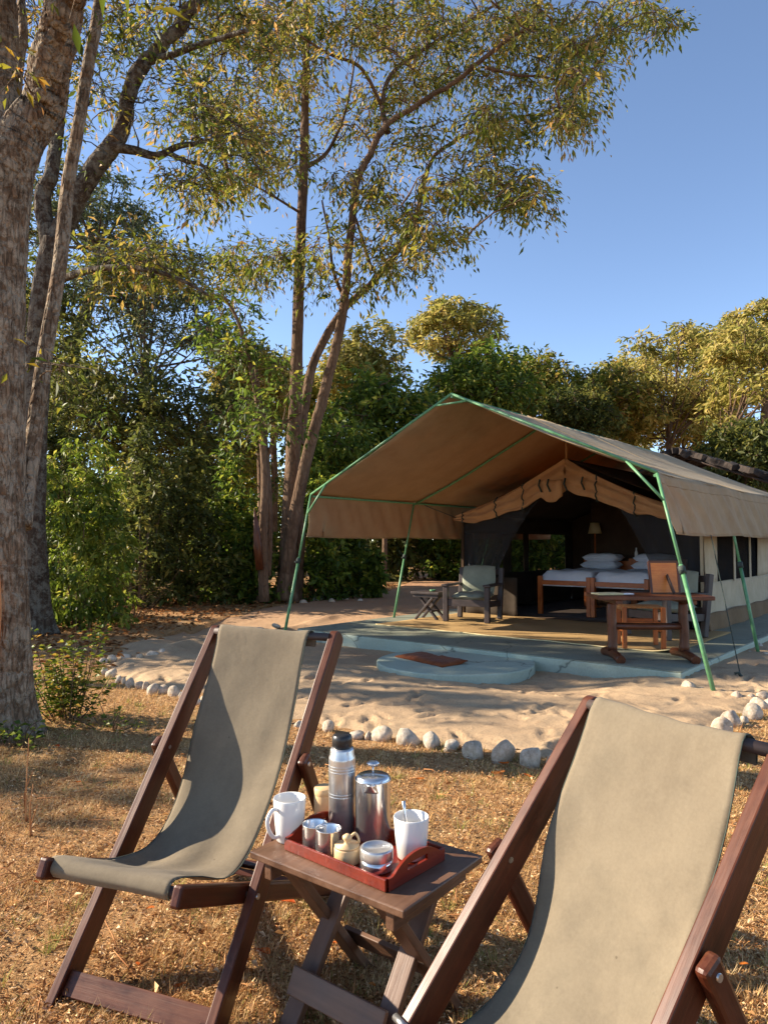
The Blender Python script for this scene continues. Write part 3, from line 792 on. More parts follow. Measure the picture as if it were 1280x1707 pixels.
# dark thatched roof that shows behind the tent
th = empty('thatched_roof', (C0[0], C0[1], 0), -TH, 'dark thatched gable roof rising behind the tent', 'roof')
for u_end, z_end in ((0.2, 2.52), (6.2, 2.55)):
    gr = np.zeros((34, 30, 3))
    for i in range(34):
        for j in range(30):
            q = i / 33; sh = rng.normal(0, 0.022)
            gr[i, j] = L(3.3 + (u_end - 3.3) * q, 10.1 + 3.2 * j / 29 + (rng.normal(0, 0.05) if j in (0, 29) else 0), 3.70 + (z_end - 3.70) * q + sh)
    MB().grid(gr, False).build('thatch', 'thatch', th, solid=0.14)
    for v_ in (10.3, 11.6, 13.0): MB().tube([L(3.3, v_, 3.62), L(u_end, v_, z_end - 0.14)], 0.045, 7).build('rafter', 'dark_wood', th)
for u_ in (0.5, 5.9):
    for v_ in (10.4, 12.9): MB().tube([L(u_, v_, 0), L(u_, v_, 2.5)], 0.06, 8).build('post', 'log_wood', th)

# ------------------------------------------------------------------ porch and tent furniture
def copy_tree(o, parent=None):
    c = o.copy(); COL.objects.link(c); c.parent = parent
    for ch in list(o.children): copy_tree(ch, c)
    return c
def pillow(m, cx, cy, cz, lx, ly, lz, n=14):
    gr = []
    for s in (1, -1):
        g_ = np.zeros((n, n, 3))
        for i in range(n):
            for j in range(n):
                a_ = -1 + 2 * i / (n - 1); b_ = -1 + 2 * j / (n - 1)
                e = ((1 - abs(a_) ** 3.5) * (1 - abs(b_) ** 3.5)) ** 0.5
                k = 1 - 0.06 * (abs(a_ * b_)) ** 2
                g_[i, j] = (cx + a_ * lx / 2 * k, cy + b_ * ly / 2 * k, cz + s * lz / 2 * e + 0.006 * math.sin(a_ * 6 + b_ * 4))
        if s < 0: g_ = g_[::-1]
        m.grid(g_)
    return m
def cushion_box(m, cx, cy, cz, lx, ly, lz, tilt=0.0):
    b = len(m.v); pillow(m, 0, 0, 0, lx, ly, lz)
    c, s = math.cos(tilt), math.sin(tilt)
    for i in range(b, len(m.v)):
        x, y, z = m.v[i]; m.v[i] = (cx + x, cy + y * c - z * s, cz + y * s + z * c); m.g[i] = m.v[i]
    return m
def armchair(loc, rz, label):
    e = empty('armchair', loc, rz, label, 'armchair', 'cushioned armchairs on the porch')
    W_, D_ = 0.72, 0.72
    for s in (-1, 1):
        MB().bar((s * W_ / 2, -D_ / 2, 0), (s * W_ / 2, -D_ / 2, 0.58), 0.085, 0.085, (0, 1, 0)).build('leg', 'dark_wood', e, bevel=0.008)
        MB().bar((s * W_ / 2, D_ / 2 - 0.02, 0), (s * W_ / 2, D_ / 2 + 0.12, 0.87), 0.08, 0.085, (0, 1, 0)).build('leg', 'dark_wood', e, bevel=0.008)
        MB().bar((s * W_ / 2, -D_ / 2 - 0.06, 0.60), (s * W_ / 2, D_ / 2 + 0.02, 0.60), 0.12, 0.035).build('armrest', 'dark_wood', e, bevel=0.008)
        MB().bar((s * (W_ / 2 - 0.0), -D_ / 2 + 0.04, 0.30), (s * (W_ / 2 - 0.0), D_ / 2, 0.27), 0.04, 0.10).build('side_rail', 'dark_wood', e, bevel=0.005)
    MB().bar((-W_ / 2 + 0.045, -D_ / 2, 0.31), (W_ / 2 - 0.045, -D_ / 2, 0.31), 0.045, 0.11).build('front_rail', 'dark_wood', e, bevel=0.005)
    MB().bar((-W_ / 2 + 0.045, D_ / 2 + 0.09, 0.80), (W_ / 2 - 0.045, D_ / 2 + 0.09, 0.80), 0.04, 0.09).build('back_rail', 'dark_wood', e, bevel=0.005)
    MB().bar((-W_ / 2 + 0.045, D_ / 2 + 0.03, 0.36), (W_ / 2 - 0.045, D_ / 2 + 0.03, 0.36), 0.04, 0.09).build('back_rail', 'dark_wood', e, bevel=0.005)
    cushion_box(MB(), 0, -0.01, 0.41, 0.60, 0.70, 0.15).build('seat_cushion', 'cushion', e)
    cushion_box(MB(), 0, D_ / 2 - 0.05, 0.67, 0.60, 0.50, 0.15, R(80)).build('back_cushion', 'cushion', e)
    return e
p1, p2 = gnd(743.6, 1037, HP), gnd(812, 1040.5, HP)
HPR = HP + 0.016
yaw = math.atan2((p2 - p1)[1], (p2 - p1)[0])
mid = (p1 + p2) / 2
bk = np.array([-math.sin(yaw), math.cos(yaw), 0])
armchair(tuple(mid + bk * 0.36 + np.array([0, 0, HPR - HP])), yaw, 'dark wood armchair with grey green cushions beside the small trestle table')
a2 = at(1108, 1000, 10.0); armchair((a2[0], 10.0, HPR), R(-64), 'dark wood armchair with grey green cushions behind the log desk')
# small dark side table with crossed legs
sp = gnd(717, 1034, HP)
stb = empty('side_table', (sp[0], sp[1] + 0.1, HPR), yaw - 0.1, 'small dark trestle side table with crossed legs beside the armchair', 'side table')
MB().box(-0.27, 0.27, -0.2, 0.2, 0.43, 0.47).build('table_top', 'dark_wood', stb, bevel=0.006)
MB().box(-0.24, 0.24, -0.17, 0.17, 0.375, 0.4299).build('apron', 'dark_wood', stb, bevel=0.004)
for y in (-0.13, 0.13):
    MB().bar((-0.2, y - 0.02, 0), (0.14, y - 0.02, 0.376), 0.035, 0.06, (0, 1, 0)).build('leg', 'dark_wood', stb, bevel=0.004)
    MB().bar((0.2, y + 0.02, 0), (-0.14, y + 0.02, 0.376), 0.035, 0.06, (0, 1, 0)).build('leg', 'dark_wood', stb, bevel=0.004)
MB().bar((0.09, -0.15, 0.14), (0.09, 0.15, 0.14), 0.05, 0.03).build('stretcher', 'dark_wood', stb, bevel=0.004)
ash = MB().lathe([(0.0, 0.004), (0.045, 0.0), (0.055, 0.03), (0.048, 0.03), (0.04, 0.008), (0.0, 0.008)], (0, 0, 0), 20).build('small_dish', 'green_steel')
ash.location = (sp[0] + 0.05, sp[1] + 0.1, HPR + 0.47); prop(ash, 'small green dish on the dark trestle side table', 'dish')

# twin beds pushed together
def bed(u_right, label):
    e = empty('bed', tuple(tw(u_right, 4.42, HP + 0.012)), -TH, label, 'bed')
    Wb, Lb = 1.03, 2.0
    for x in (-Wb + 0.04, -0.04):
        for y in (0.0, Lb):
            MB().bar((x, y, 0), (x, y, 0.70 if y == 0 else 1.0), 0.075, 0.075, (0, 1, 0)).build('leg', 'bed_wood', e, bevel=0.006)
        MB().bar((x, 0.04, 0.58), (x, Lb - 0.04, 0.58), 0.04, 0.11).build('side_rail', 'bed_wood', e, bevel=0.004)
    MB().bar((-Wb + 0.08, 0, 0.585), (-0.08, 0, 0.585), 0.045, 0.08).build('foot_rail', 'bed_wood', e, bevel=0.004)
    MB().bar((-Wb + 0.08, Lb, 0.8), (-0.08, Lb, 0.8), 0.04, 0.3).build('headboard', 'bed_wood', e, bevel=0.004)
    n = 26; gr = np.zeros((n, n, 3))
    for i in range(n):
        for j in range(n):
            a_ = -1 + 2 * i / (n - 1); b_ = -1 + 2 * j / (n - 1)
            f = (max(abs(a_), abs(b_)) ** 14)
            gr[i, j] = (-Wb / 2 + a_ * (Wb / 2 + 0.004), Lb / 2 + 0.0 + b_ * (Lb / 2 - 0.045), 0.80 - 0.28 * f + 0.008 * math.sin(a_ * 5 + b_ * 9) * (1 - f))
    MB().grid(gr).build('bedspread', 'linen', e, solid=0.012)
    pillow(MB(), -Wb / 2, Lb - 0.32, 0.875, 0.78, 0.46, 0.16).build('pillow', 'linen', e)
    pillow(MB(), -Wb / 2 + 0.02, Lb - 0.28, 1.02, 0.76, 0.46, 0.17).build('pillow', 'linen', e)
    return e
bed(2.93, 'single bed with white linen and orange wood frame, its side to the window netting')
bed(1.90, 'single bed with white linen and orange wood frame behind the log desk')
# bedside lamp
lp = empty('bedside_lamp', tuple(tw(3.72, 6.42, HP)), -TH, 'slim stand lamp with pleated cream shade beside the pillows', 'lamp')
MB().lathe([(0, 0.0), (0.13, 0), (0.13, 0.02), (0.03, 0.04), (0.014, 0.06), (0.014, 1.62), (0.0, 1.63)], (0, 0, 0), 14).build('stem', 'bed_wood', lp)
MB().lathe([(0.135, 1.52), (0.085, 1.74)], (0, 0, 0), 24).build('lamp_shade', 'shade_cloth', lp, solid=0.004)
# bedside bottle and glass
bs = empty('bedside_stand', tuple(tw(2.92, 6.52, HP)), -TH, 'dark bedside stand between the two bed heads', 'bedside stand')
MB().box(-0.12, 0.12, -0.11, 0.11, 0.96, 1.0).build('top', 'dark_wood', bs)
for x in (-0.1, 0.1):
    for y in (-0.09, 0.09): MB().bar((x, y, 0), (x, y, 0.96), 0.03, 0.03, (0, 1, 0)).build('leg', 'dark_wood', bs)
bt = MB().lathe([(0, 0), (0.032, 0), (0.032, 0.13), (0.013, 0.18), (0.013, 0.23), (0, 0.23)], (0, 0, 0), 14).build('bottle', 'ceramic'); bt.location = tuple(tw(2.89, 6.48, HP + 1.0))
prop(bt, 'small pale bottle standing behind the bed pillows', 'bottle')

# desk of logs
dk = empty('log_desk', (3.035, 8.1, HP), R(-2), 'heavy reddish log desk with plank top and sled feet', 'desk')
MB().box(-0.66, 0.60, -0.34, 0.0, 0.69, 0.735).build('plank', 'log_wood', dk, bevel=0.008)
MB().box(-0.655, 0.602, 0.004, 0.34, 0.69, 0.733).build('plank', 'log_wood', dk, bevel=0.008)
for x in (-0.43, 0.38):
    MB().tube(catmull([(x, 0, 0.09), (x + 0.006, 0, 0.3), (x - 0.006, 0, 0.5), (x, 0, 0.64)], 4), [0.058, 0.055, 0.052] + [0.053] * 10, 14, wob=0.03, seed=x).build('post', 'log_wood', dk)
    MB().bar((x, -0.3, 0.665), (x, 0.3, 0.665), 0.075, 0.05).build('bearer', 'log_wood', dk, bevel=0.008)
    MB().tube(catmull([(x, -0.34, 0.035), (x, -0.2, 0.055), (x, 0, 0.065), (x, 0.2, 0.055), (x, 0.32, 0.035)], 3), 0.05, 10, wob=0.05, seed=x).build('foot', 'log_wood', dk)
MB().tube([(-0.43, 0, 0.37), (0, 0.01, 0.365), (0.38, 0, 0.37)], 0.04, 12).build('stretcher', 'log_wood', dk)
# stool
so_p = at(1079, 1084, 8.72)
so = empty('stool', (so_p[0], 8.95, HPR), R(-8), 'orange wood stool with woven seat tucked behind the log desk', 'stool')
for x in (-0.23, 0.23):
    for y in (-0.2, 0.2): MB().bar((x, y, 0), (x, y, 0.51), 0.055, 0.055, (0, 1, 0)).build('leg', 'bed_wood', so, bevel=0.006)
    MB().bar((x, -0.17, 0.22), (x, 0.17, 0.22), 0.03, 0.045).build('stretcher', 'bed_wood', so)
for y in (-0.2, 0.2): MB().bar((-0.2, y, 0.30), (0.2, y, 0.30), 0.035, 0.07).build('stretcher', 'bed_wood', so, bevel=0.004)
sw = MB()
for k in range(18):
    y = -0.19 + 0.38 * k / 17; sw.tube([(-0.25, y, 0.46), (-0.245, y, 0.505), (0.245, y, 0.505), (0.25, y, 0.46)], 0.012, 6)
sw.build('woven_seat', 'woven', so)['kind'] = 'stuff'
# mirror seen from the back with its prop
mr_ = empty('table_mirror', (at(1107, 985, 8.25)[0], 8.2, HP + 0.735), R(6), 'wooden standing mirror turned away, prop leg behind, on the log desk', 'mirror')
MB().bar((-0.18, 0.0, 0.012), (-0.15, 0.075, 0.36), 0.0, 0.0)
gr = [(-0.175, 0.0, 0.0), (0.165, 0.0, 0.0), (0.185, 0.09, 0.365), (-0.16, 0.09, 0.365)]
MB().add(gr, [(0, 1, 2, 3)]).build('back_board', 'orange_wood', mr_, solid=0.018)
fr = MB(); P_ = [np.array(p) + np.array([0, -0.002, 0]) for p in gr]
for i in range(4): fr.bar(P_[i], P_[(i + 1) % 4], 0.026, 0.022, (0, 1, 0))
fr.build('frame', 'log_wood', mr_)
MB().bar((0.03, -0.13, 0.01), (0.03, 0.03, 0.21), 0.045, 0.012, (1, 0, 0)).build('prop_leg', 'dark_wood', mr_)
bkp = at(1012, 986, 8.05)
bk_ = empty('note_book', (bkp[0], 8.05, HP + 0.736), R(12), 'closed tan notebook lying flat on the log desk', 'book')
MB().box(-0.15, 0.15, -0.1, 0.1, 0.0, 0.018).build('cover', 'paper', bk_, bevel=0.003)
MB().box(0.17, 0.30, -0.06, 0.04, 0.0, 0.010).build('note_pad', 'linen', bk_)

# ------------------------------------------------------------------ deck chairs
PROF = [(-0.028, 0.425), (-0.040, 0.450), (-0.02, 0.474), (0.03, 0.462), (0.12, 0.420), (0.20, 0.383), (0.28, 0.355), (0.36, 0.350), (0.44, 0.382),
        (0.52, 0.447), (0.585, 0.52), (0.635, 0.605), (0.675, 0.70), (0.72, 0.80), (0.765, 0.90), (0.80, 0.985), (0.826, 1.05), (0.85, 1.075), (0.878, 1.06), (0.88, 1.03), (0.872, 1.005)]
def deck_chair(loc, yaw, w_, L_, al, s2, label, seed, zs=1.0, f0=-0.235, f1=0.19, low_=0.0):
    e = empty('deck_chair', loc, yaw, label, 'deck chair', 'canvas deck chairs by the small table')
    ca, sa = math.cos(al), math.sin(al)
    nx = np.array([0, -sa, ca]); dx = np.array([0, ca, sa])
    RW, RD = 0.032, 0.080
    def rail_pt(t_, off=RD / 2): return dx * t_ - nx * off
    for s in (-1, 1):
        x = s * w_ / 2
        m = MB(); prof = []
        # outline of rail side: foot cut level with the ground, rounded top
        a0 = -0.0
        pts = [dx * 0.0 + 0, dx * (L_ - 0.03)]
        out = []
        t0 = 0.0
        out.append(dx * t0)                                   # front face foot
        for k in range(7):
            q = k / 6 * math.pi / 2
            out.append(dx * (L_ - 0.03 + 0.03 * math.sin(q)) - nx * (0.03 - 0.03 * math.cos(q)))
        for k in range(5):
            q = k / 4 * math.pi / 2
            out.append(dx * (L_ - 0.03 + 0.03 * math.cos(q)) - nx * (RD - 0.02 + 0.02 * math.sin(q)))
        bt_ = -nx * RD; tb_ = -bt_[2] / dx[2]
        out.append(bt_ + dx * tb_)
        n = len(out); V = []; Gc = []
        for sx in (-1, 1):
            for p in out:
                V.append((x + sx * RW / 2, p[1], p[2])); Gc.append((p @ dx + seed, sx * RW / 2 + s, p @ nx))
        Fc = [tuple(range(n))[::-1], tuple(range(n, 2 * n))] + [(i, (i + 1) % n, n + (i + 1) % n, n + i) for i in range(n)]
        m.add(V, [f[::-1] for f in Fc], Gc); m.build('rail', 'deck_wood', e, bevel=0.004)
    # bottom board across the front feet
    c0 = rail_pt(0.085, 0.030)
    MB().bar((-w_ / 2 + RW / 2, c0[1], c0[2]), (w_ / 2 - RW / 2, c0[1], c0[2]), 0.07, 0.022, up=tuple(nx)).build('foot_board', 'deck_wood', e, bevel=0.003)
    # top bar
    da = 0.8893 - al; by = (0.862 * math.cos(da) + 1.048 * math.sin(da)) * L_ / 1.3949; bz = (1.048 * math.cos(da) - 0.862 * math.sin(da)) * L_ / 1.3949
    MB().tube([(-w_ / 2 + 0.012, by, bz), (w_ / 2 - 0.012, by, bz)], 0.016, 12).build('top_bar', 'dark_wood', e)
    # seat frame (inside the rails) from the front bar back to the ground
    wb = w_ - 2 * RW - 0.012
    fy, fz = -0.02 + 0.45 * math.sin(0.8893 - al), 0.446 * L_ / 1.3949 - low_ - 0.004; ry, rz_ = 0.98, 0.025
    d = nrm(np.array([0, ry - fy, rz_ - fz])); up_ = np.array([0, -d[2], d[1]])
    for s in (-1, 1):
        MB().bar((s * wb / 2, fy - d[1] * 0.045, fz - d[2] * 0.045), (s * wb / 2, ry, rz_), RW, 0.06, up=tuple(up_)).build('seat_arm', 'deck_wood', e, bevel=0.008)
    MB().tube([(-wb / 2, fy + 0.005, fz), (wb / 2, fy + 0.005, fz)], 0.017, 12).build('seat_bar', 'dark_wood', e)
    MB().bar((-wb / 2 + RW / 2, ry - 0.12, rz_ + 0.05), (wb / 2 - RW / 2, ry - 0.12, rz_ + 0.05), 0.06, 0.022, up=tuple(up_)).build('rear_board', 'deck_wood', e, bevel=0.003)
    # prop frame outside the rails
    pv = rail_pt(s2, 0.03)
    low = np.array([0, 0.90, 0.09])
    dd = nrm(low - pv); u2 = np.array([0, -dd[2], dd[1]])
    for s in (-1, 1):
        x = s * (w_ / 2 + RW / 2 + 0.018)
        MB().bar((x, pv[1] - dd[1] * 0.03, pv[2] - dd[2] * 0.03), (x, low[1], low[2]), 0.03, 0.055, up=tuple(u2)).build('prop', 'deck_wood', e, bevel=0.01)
        MB().tube([(x - s * 0.05, pv[1], pv[2]), (x + s * 0.019, pv[1], pv[2])], 0.008, 10).build('bolt', 'bolt', e)
        # pivot bolt where seat arm crosses the rail
        q = fz + (0.36 - fy) * (rz_ - fz) / (ry - fy)
        MB().tube([(s * (w_ / 2 - 0.03), 0.277, 0.316), (s * (w_ / 2 + RW / 2 + 0.004), 0.277, 0.316)], 0.009, 10).build('bolt', 'bolt', e)
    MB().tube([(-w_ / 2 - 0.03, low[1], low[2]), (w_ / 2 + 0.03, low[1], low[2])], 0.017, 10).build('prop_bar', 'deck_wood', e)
    # canvas sling
    da = 0.8893 - al; ks = L_ / 1.3949
    def rec(a_, b_):
        return (a_ * math.cos(da) + b_ * math.sin(da)) * ks, (b_ * math.cos(da) - a_ * math.sin(da)) * ks - low_ * max(0.0, 1 - max(a_, 0) / 0.62) ** 0.8
    pr = catmull([(0,) + rec(a_, b_) for a_, b_ in PROF], 5); n = len(pr); k = 30
    gr = np.zeros((n, k, 3)); r2 = np.random.default_rng(seed)
    ph = r2.uniform(0, 6, 6)
    T_ = np.gradient(pr, axis=0); T_ /= np.linalg.norm(T_, axis=1)[:, None]
    for i in range(n):
        s = i / (n - 1); nv = np.array([0, -T_[i][2], T_[i][1]])
        for j in range(k):
            c_ = j / (k - 1); x = f0 + (f1 - f0) * c_
            ed = abs(c_ - 0.5) * 2
            mid_ = math.exp(-((s - 0.45) / 0.22) ** 2)
            # slack edges curl up a little, belly sags
            x += 0.016 * (c_ - 0.5) * math.sin(s * 14 + ph[0]) - (c_ - 0.5) * 0.035 * mid_
            z = -0.012 * (1 - ed ** 2) * math.sin(math.pi * s) + 0.016 * ed ** 6 * mid_ * math.sin(s * 21 + ph[1] + (0 if c_ < .5 else 2))
            z += 0.0075 * math.sin(c_ * 9 + s * 16 + ph[2]) * math.exp(-((s - 0.36) / 0.16) ** 2) + 0.006 * math.sin(c_ * 15 - s * 23 + ph[3]) * math.exp(-((s - 0.28) / 0.12) ** 2)
            z += 0.0045 * math.sin(c_ * 5 + ph[4]) * math.sin(s * 6 + ph[5]) + 0.003 * math.sin(c_ * 22 + 3 * math.sin(s * 9 + ph[2])) * math.exp(-((s - 0.93) / 0.08) ** 2) + 0.004 * math.sin((c_ * 1.3 - s * 2.1) * 12 + ph[0]) * math.exp(-((s - 0.5) / 0.2) ** 2) * ed
            gr[i, j] = np.array([x, pr[i][1], pr[i][2]]) + nv * z
    sl = MB().grid(gr).build('sling', 'sling', e, solid=0.0022)
    for j, nm in ((0, 'hem'), (-1, 'hem')):
        hg = np.stack([gr[:, j] + np.array([-0.0016 if j == 0 else 0.0016, 0, 0]), gr[:, j] + np.array([0.002 if j == 0 else -0.002, 0, 0])], 1)
        MB().tube(gr[::3, j], 0.0019, 5).build('hem', 'hem', sl)
    return e
deck_chair((-0.7681, 2.1011, 0), -0.3621, 0.5554, 1.3949, 0.8893, 0.8557, 'olive canvas deck chair, sunlit with a broad curved shadow, foot board showing', 3)
deck_chair((-0.0587, 1.3037, 0), -1.0203, 0.5380, 1.3600, 0.8270, 0.8598, 'reddish framed deck chair with evenly lit canvas and round bolt knobs', 17, zs=0.945, f0=-0.225, f1=0.215, low_=0.07)

# ------------------------------------------------------------------ folding table and tea things
TT = 0.48
tA, tB, tC = gnd(416, 1419, TT), gnd(673, 1519.6, TT), gnd(809.6, 1428, TT)
tx = nrm(tB - tA); ty = nrm(np.array([-tx[1], tx[0], 0]))
TLX, TLY = np.linalg.norm(tB - tA), (tC - tB) @ ty
tcen = (tA + tB) / 2 + ty * TLY / 2
tyaw = math.atan2(tx[1], tx[0])
tb = empty('folding_table', (tcen[0], tcen[1], 0), tyaw, 'small dark wood folding table with crossed legs between the deck chairs', 'table')
hx, hy = TLX / 2, TLY / 2
MB().box(-hx, hx, -hy, hy, TT - 0.022, TT).build('table_top', 'table_wood', tb, bevel=0.004)
for x in (-hx + 0.06, hx - 0.06):
    MB().bar((x, -hy + 0.02, TT - 0.05), (x, hy - 0.02, TT - 0.05), 0.028, 0.055).build('batten', 'table_wood', tb, bevel=0.003)
for s, x in ((-1, hx - 0.085), (1, hx - 0.05)):
    pass
for x, o_ in ((-hx + 0.155, 0), (hx - 0.125, 0)):
    sg = 1 if x > 0 else -1
    MB().bar((x, -hy + 0.01, 0.0), (x, hy - 0.04, TT - 0.026), 0.026, 0.06, (1, 0, 0)).build('leg', 'table_wood', tb, bevel=0.003)
    MB().bar((x + sg * 0.028, hy - 0.01, 0.0), (x + sg * 0.028, -hy + 0.04, TT - 0.026), 0.026, 0.06, (1, 0, 0)).build('leg', 'table_wood', tb, bevel=0.003)
    MB().tube([(x - sg * 0.02, 0.0, 0.235), (x + sg * 0.05, 0.0, 0.235)], 0.008, 8).build('bolt', 'bolt', tb)
MB().bar((-hx + 0.135, -hy + 0.048, 0.125), (hx - 0.10, -hy + 0.048, 0.125), 0.016, 0.075, (0, 0.5, 1)).build('stretcher', 'table_wood', tb, bevel=0.003)
MB().bar((-hx + 0.11, hy - 0.075, 0.13), (hx - 0.08, hy - 0.075, 0.13), 0.016, 0.065, (0, -0.5, 1)).build('stretcher', 'table_wood', tb, bevel=0.003)

# tray
a_, b_, c_ = gnd(475, 1417, TT), gnd(644, 1489, TT), gnd(739.6, 1433, TT)
qx = nrm(b_ - a_); qy = np.array([-qx[1], qx[0], 0]); TX, TY = np.linalg.norm(b_ - a_), (c_ - b_) @ qy
trc = (a_ + b_) / 2 + qy * TY / 2
try_ = empty('serving_tray', (trc[0], trc[1], TT + 0.001), math.atan2(qx[1], qx[0]), 'red brown wooden serving tray with cut-out handles on the folding table', 'tray')
X2, Y2 = TX / 2, TY / 2
MB().box(-X2 + 0.004, X2 - 0.004, -Y2 + 0.004, Y2 - 0.004, 0, 0.006).build('base', 'tray_wood', try_)
for y in (-Y2, Y2): MB().box(-X2, X2, y - 0.004, y + 0.004, 0.0, 0.034).build('side', 'tray_wood', try_, bevel=0.0025)
for s in (-1, 1):   # arched ends with a hand slot, built as a loop of quads
    x = s * X2; n = 28; outer = []; inn = []
    for k in range(n + 1):
        y = -Y2 + 0.004 + (TY - 0.008) * k / n; q = (y / Y2)
        outer.append((y, 0.034 + 0.036 * max(0, 1 - (abs(q) / 0.80) ** 2.2) ** 0.9 if abs(q) < 0.80 else 0.034))
    m = MB()
    sl_w, z0_, z1_ = 0.050, 0.030, 0.047
    for k in range(n):
        (ya, za), (yb, zb) = outer[k], outer[k + 1]
        ym = (ya + yb) / 2
        seg = [(0.0, None)]
        if abs(ym) < sl_w: parts = [((0, 0), (z0_, z0_)), ((z1_, z1_), (max(za, z1_ + .002), max(zb, z1_ + .002)))]
        else: parts = [((0, 0), (za, zb))]
        for (l0, l1), (h0, h1) in parts:
            V = [(x - 0.0045, ya, l0), (x - 0.0045, yb, l1), (x - 0.0045, yb, h1), (x - 0.0045, ya, h0), (x + 0.0045, ya, l0), (x + 0.0045, yb, l1), (x + 0.0045, yb, h1), (x + 0.0045, ya, h0)]
            m.add(V, [(3, 2, 1, 0), (4, 5, 6, 7), (0, 1, 5, 4), (2, 3, 7, 6)], [(p[1] + 4, p[0], p[2]) for p in V])
    for y_ in (-sl_w, sl_w): m.add([(x - 0.0045, y_, z0_), (x + 0.0045, y_, z0_), (x + 0.0045, y_, z1_), (x - 0.0045, y_, z1_)], [(0, 1, 2, 3)])
    m.build('handle_end', 'tray_wood', try_)

TZ = TT + 0.0085
def z1px(zx, zy, z): return gnd(400 + zx / 2.783, 1180 + zy / 2.783, z)
def on(zx, zy, z=None): p = z1px(zx, zy, TZ if z is None else z); return (p[0], p[1], (TZ if z is None else z))
def mug(loc, rz, r, h, label):
    e = empty('mug', loc, rz, label, 'mug')
    MB().lathe([(0.0, 0.002), (r * 0.72, 0.0), (r * 0.8, 0.004), (r * 0.92, h * 0.5), (r, h - 0.003), (r - 0.0015, h), (r - 0.0045, h - 0.002), (r * 0.87, h * 0.5), (r * 0.74, 0.010), (0, 0.008)], (0, 0, 0), 40).build('body', 'ceramic', e)
    pts = [(r * 0.93 + 0.0, 0, h * 0.80), (r + 0.018, 0, h * 0.83), (r + 0.036, 0, h * 0.66), (r + 0.032, 0, h * 0.42), (r + 0.012, 0, h * 0.2), (r * 0.80, 0, h * 0.17)]
    MB().tube(catmull(pts, 5), 0.0062, 10).build('handle', 'ceramic', e)
    return e
mug(on(229, 612, TT + 0.001), R(228), 0.052, 0.132, 'white china mug with its handle out, standing beside the tray')
mg = on(795, 692)
mug(mg, R(70), 0.053, 0.120, 'white china mug holding a spoon, standing in the tray')
sp_ = empty('spoon', (mg[0] - 0.012, mg[1] + 0.012, mg[2] + 0.010), 0, 'steel teaspoon standing in the white mug', 'spoon')
MB().tube([(0.012, -0.012, 0.006), (0, 0.01, 0.07), (-0.008, 0.026, 0.115), (-0.010, 0.030, 0.138)], [0.003, 0.003, 0.005, 0.006], 8).build('handle', 'steel', sp_)
# vacuum flask
fl = empty('vacuum_flask', on(473, 575), 0, 'tall brushed steel vacuum flask with black screw cap', 'flask')
MB().lathe([(0, 0), (0.040, 0), (0.043, 0.004), (0.0435, 0.232), (0.0425, 0.240), (0.039, 0.246), (0.0385, 0.262), (0.036, 0.268), (0.0, 0.27)], (0, 0, 0), 44).build('body', 'brushed', fl)
for z in (0.196, 0.205, 0.214, 0.118, 0.127): MB().lathe([(0.0436, z - 0.002), (0.0444, z), (0.0436, z + 0.002)], (0, 0, 0), 44).build('ridge', 'brushed', fl)
MB().lathe([(0.0, 0.268), (0.030, 0.268), (0.0305, 0.272), (0.0325, 0.274), (0.033, 0.298), (0.030, 0.308), (0.026, 0.311), (0, 0.311)], (0, 0, 0), 36).build('cap', 'black_plastic', fl)
# cafetiere
cf = empty('coffee_press', on(617, 596), R(-96), 'polished steel coffee press with knob plunger lid', 'coffee pot')
MB().lathe([(0, 0), (0.054, 0), (0.056, 0.003), (0.0565, 0.178), (0.0575, 0.182), (0.0555, 0.182), (0.0545, 0.176), (0.0545, 0.12)], (0, 0, 0), 48).build('body', 'steel', cf)
spt = MB()
gr = np.zeros((7, 9, 3))
for i in range(7):
    s = i / 6
    for j in range(9):
        q = (j / 8 - 0.5) * 2; a0 = q * 0.42 * (1 - 0.55 * s)
        rr = 0.0568 + 0.019 * s * (1 - q * q)
        gr[i, j] = (rr * math.cos(a0), rr * math.sin(a0) * (1 + 0.1 * s), 0.152 + 0.030 * s)
spt.grid(gr).build('spout', 'steel', cf, solid=0.0015)
ld = MB().lathe([(0.0545, 0.178), (0.0535, 0.188), (0.046, 0.193), (0.006, 0.196), (0.0, 0.196)], (0, 0, 0), 44).build('lid', 'steel', cf)
MB().tube([(0, 0, 0.19), (0, 0, 0.222)], 0.003, 8).build('plunger_rod', 'steel', cf)
MB().lathe([(0, 0.218), (0.008, 0.219), (0.020, 0.226), (0.021, 0.231), (0.012, 0.236), (0, 0.237)], (0, 0, 0), 24).build('knob', 'steel', cf)
MB().tube(catmull([(-0.055, 0, 0.165), (-0.088, 0, 0.17), (-0.10, 0, 0.13), (-0.096, 0, 0.06), (-0.056, 0, 0.03)], 5), 0.006, 10).build('handle', 'steel', cf)
# two small open steel beakers
def beaker(loc, r, h, label):
    e = MB().lathe([(0, 0.001), (r * 0.96, 0), (r, 0.003), (r, h - 0.004), (r + 0.0015, h - 0.001), (r, h), (r - 0.002, h - 0.003), (r - 0.002, 0.004), (0, 0.003)], (0, 0, 0), 36).build('beaker', 'steel')
    e.location = loc; return prop(e, label, 'beaker')
beaker(on(347, 655), 0.0375, 0.077, 'open steel beaker near the mug with the handle')
beaker(on(410, 684), 0.0375, 0.080, 'open steel beaker next to the small beige pot')
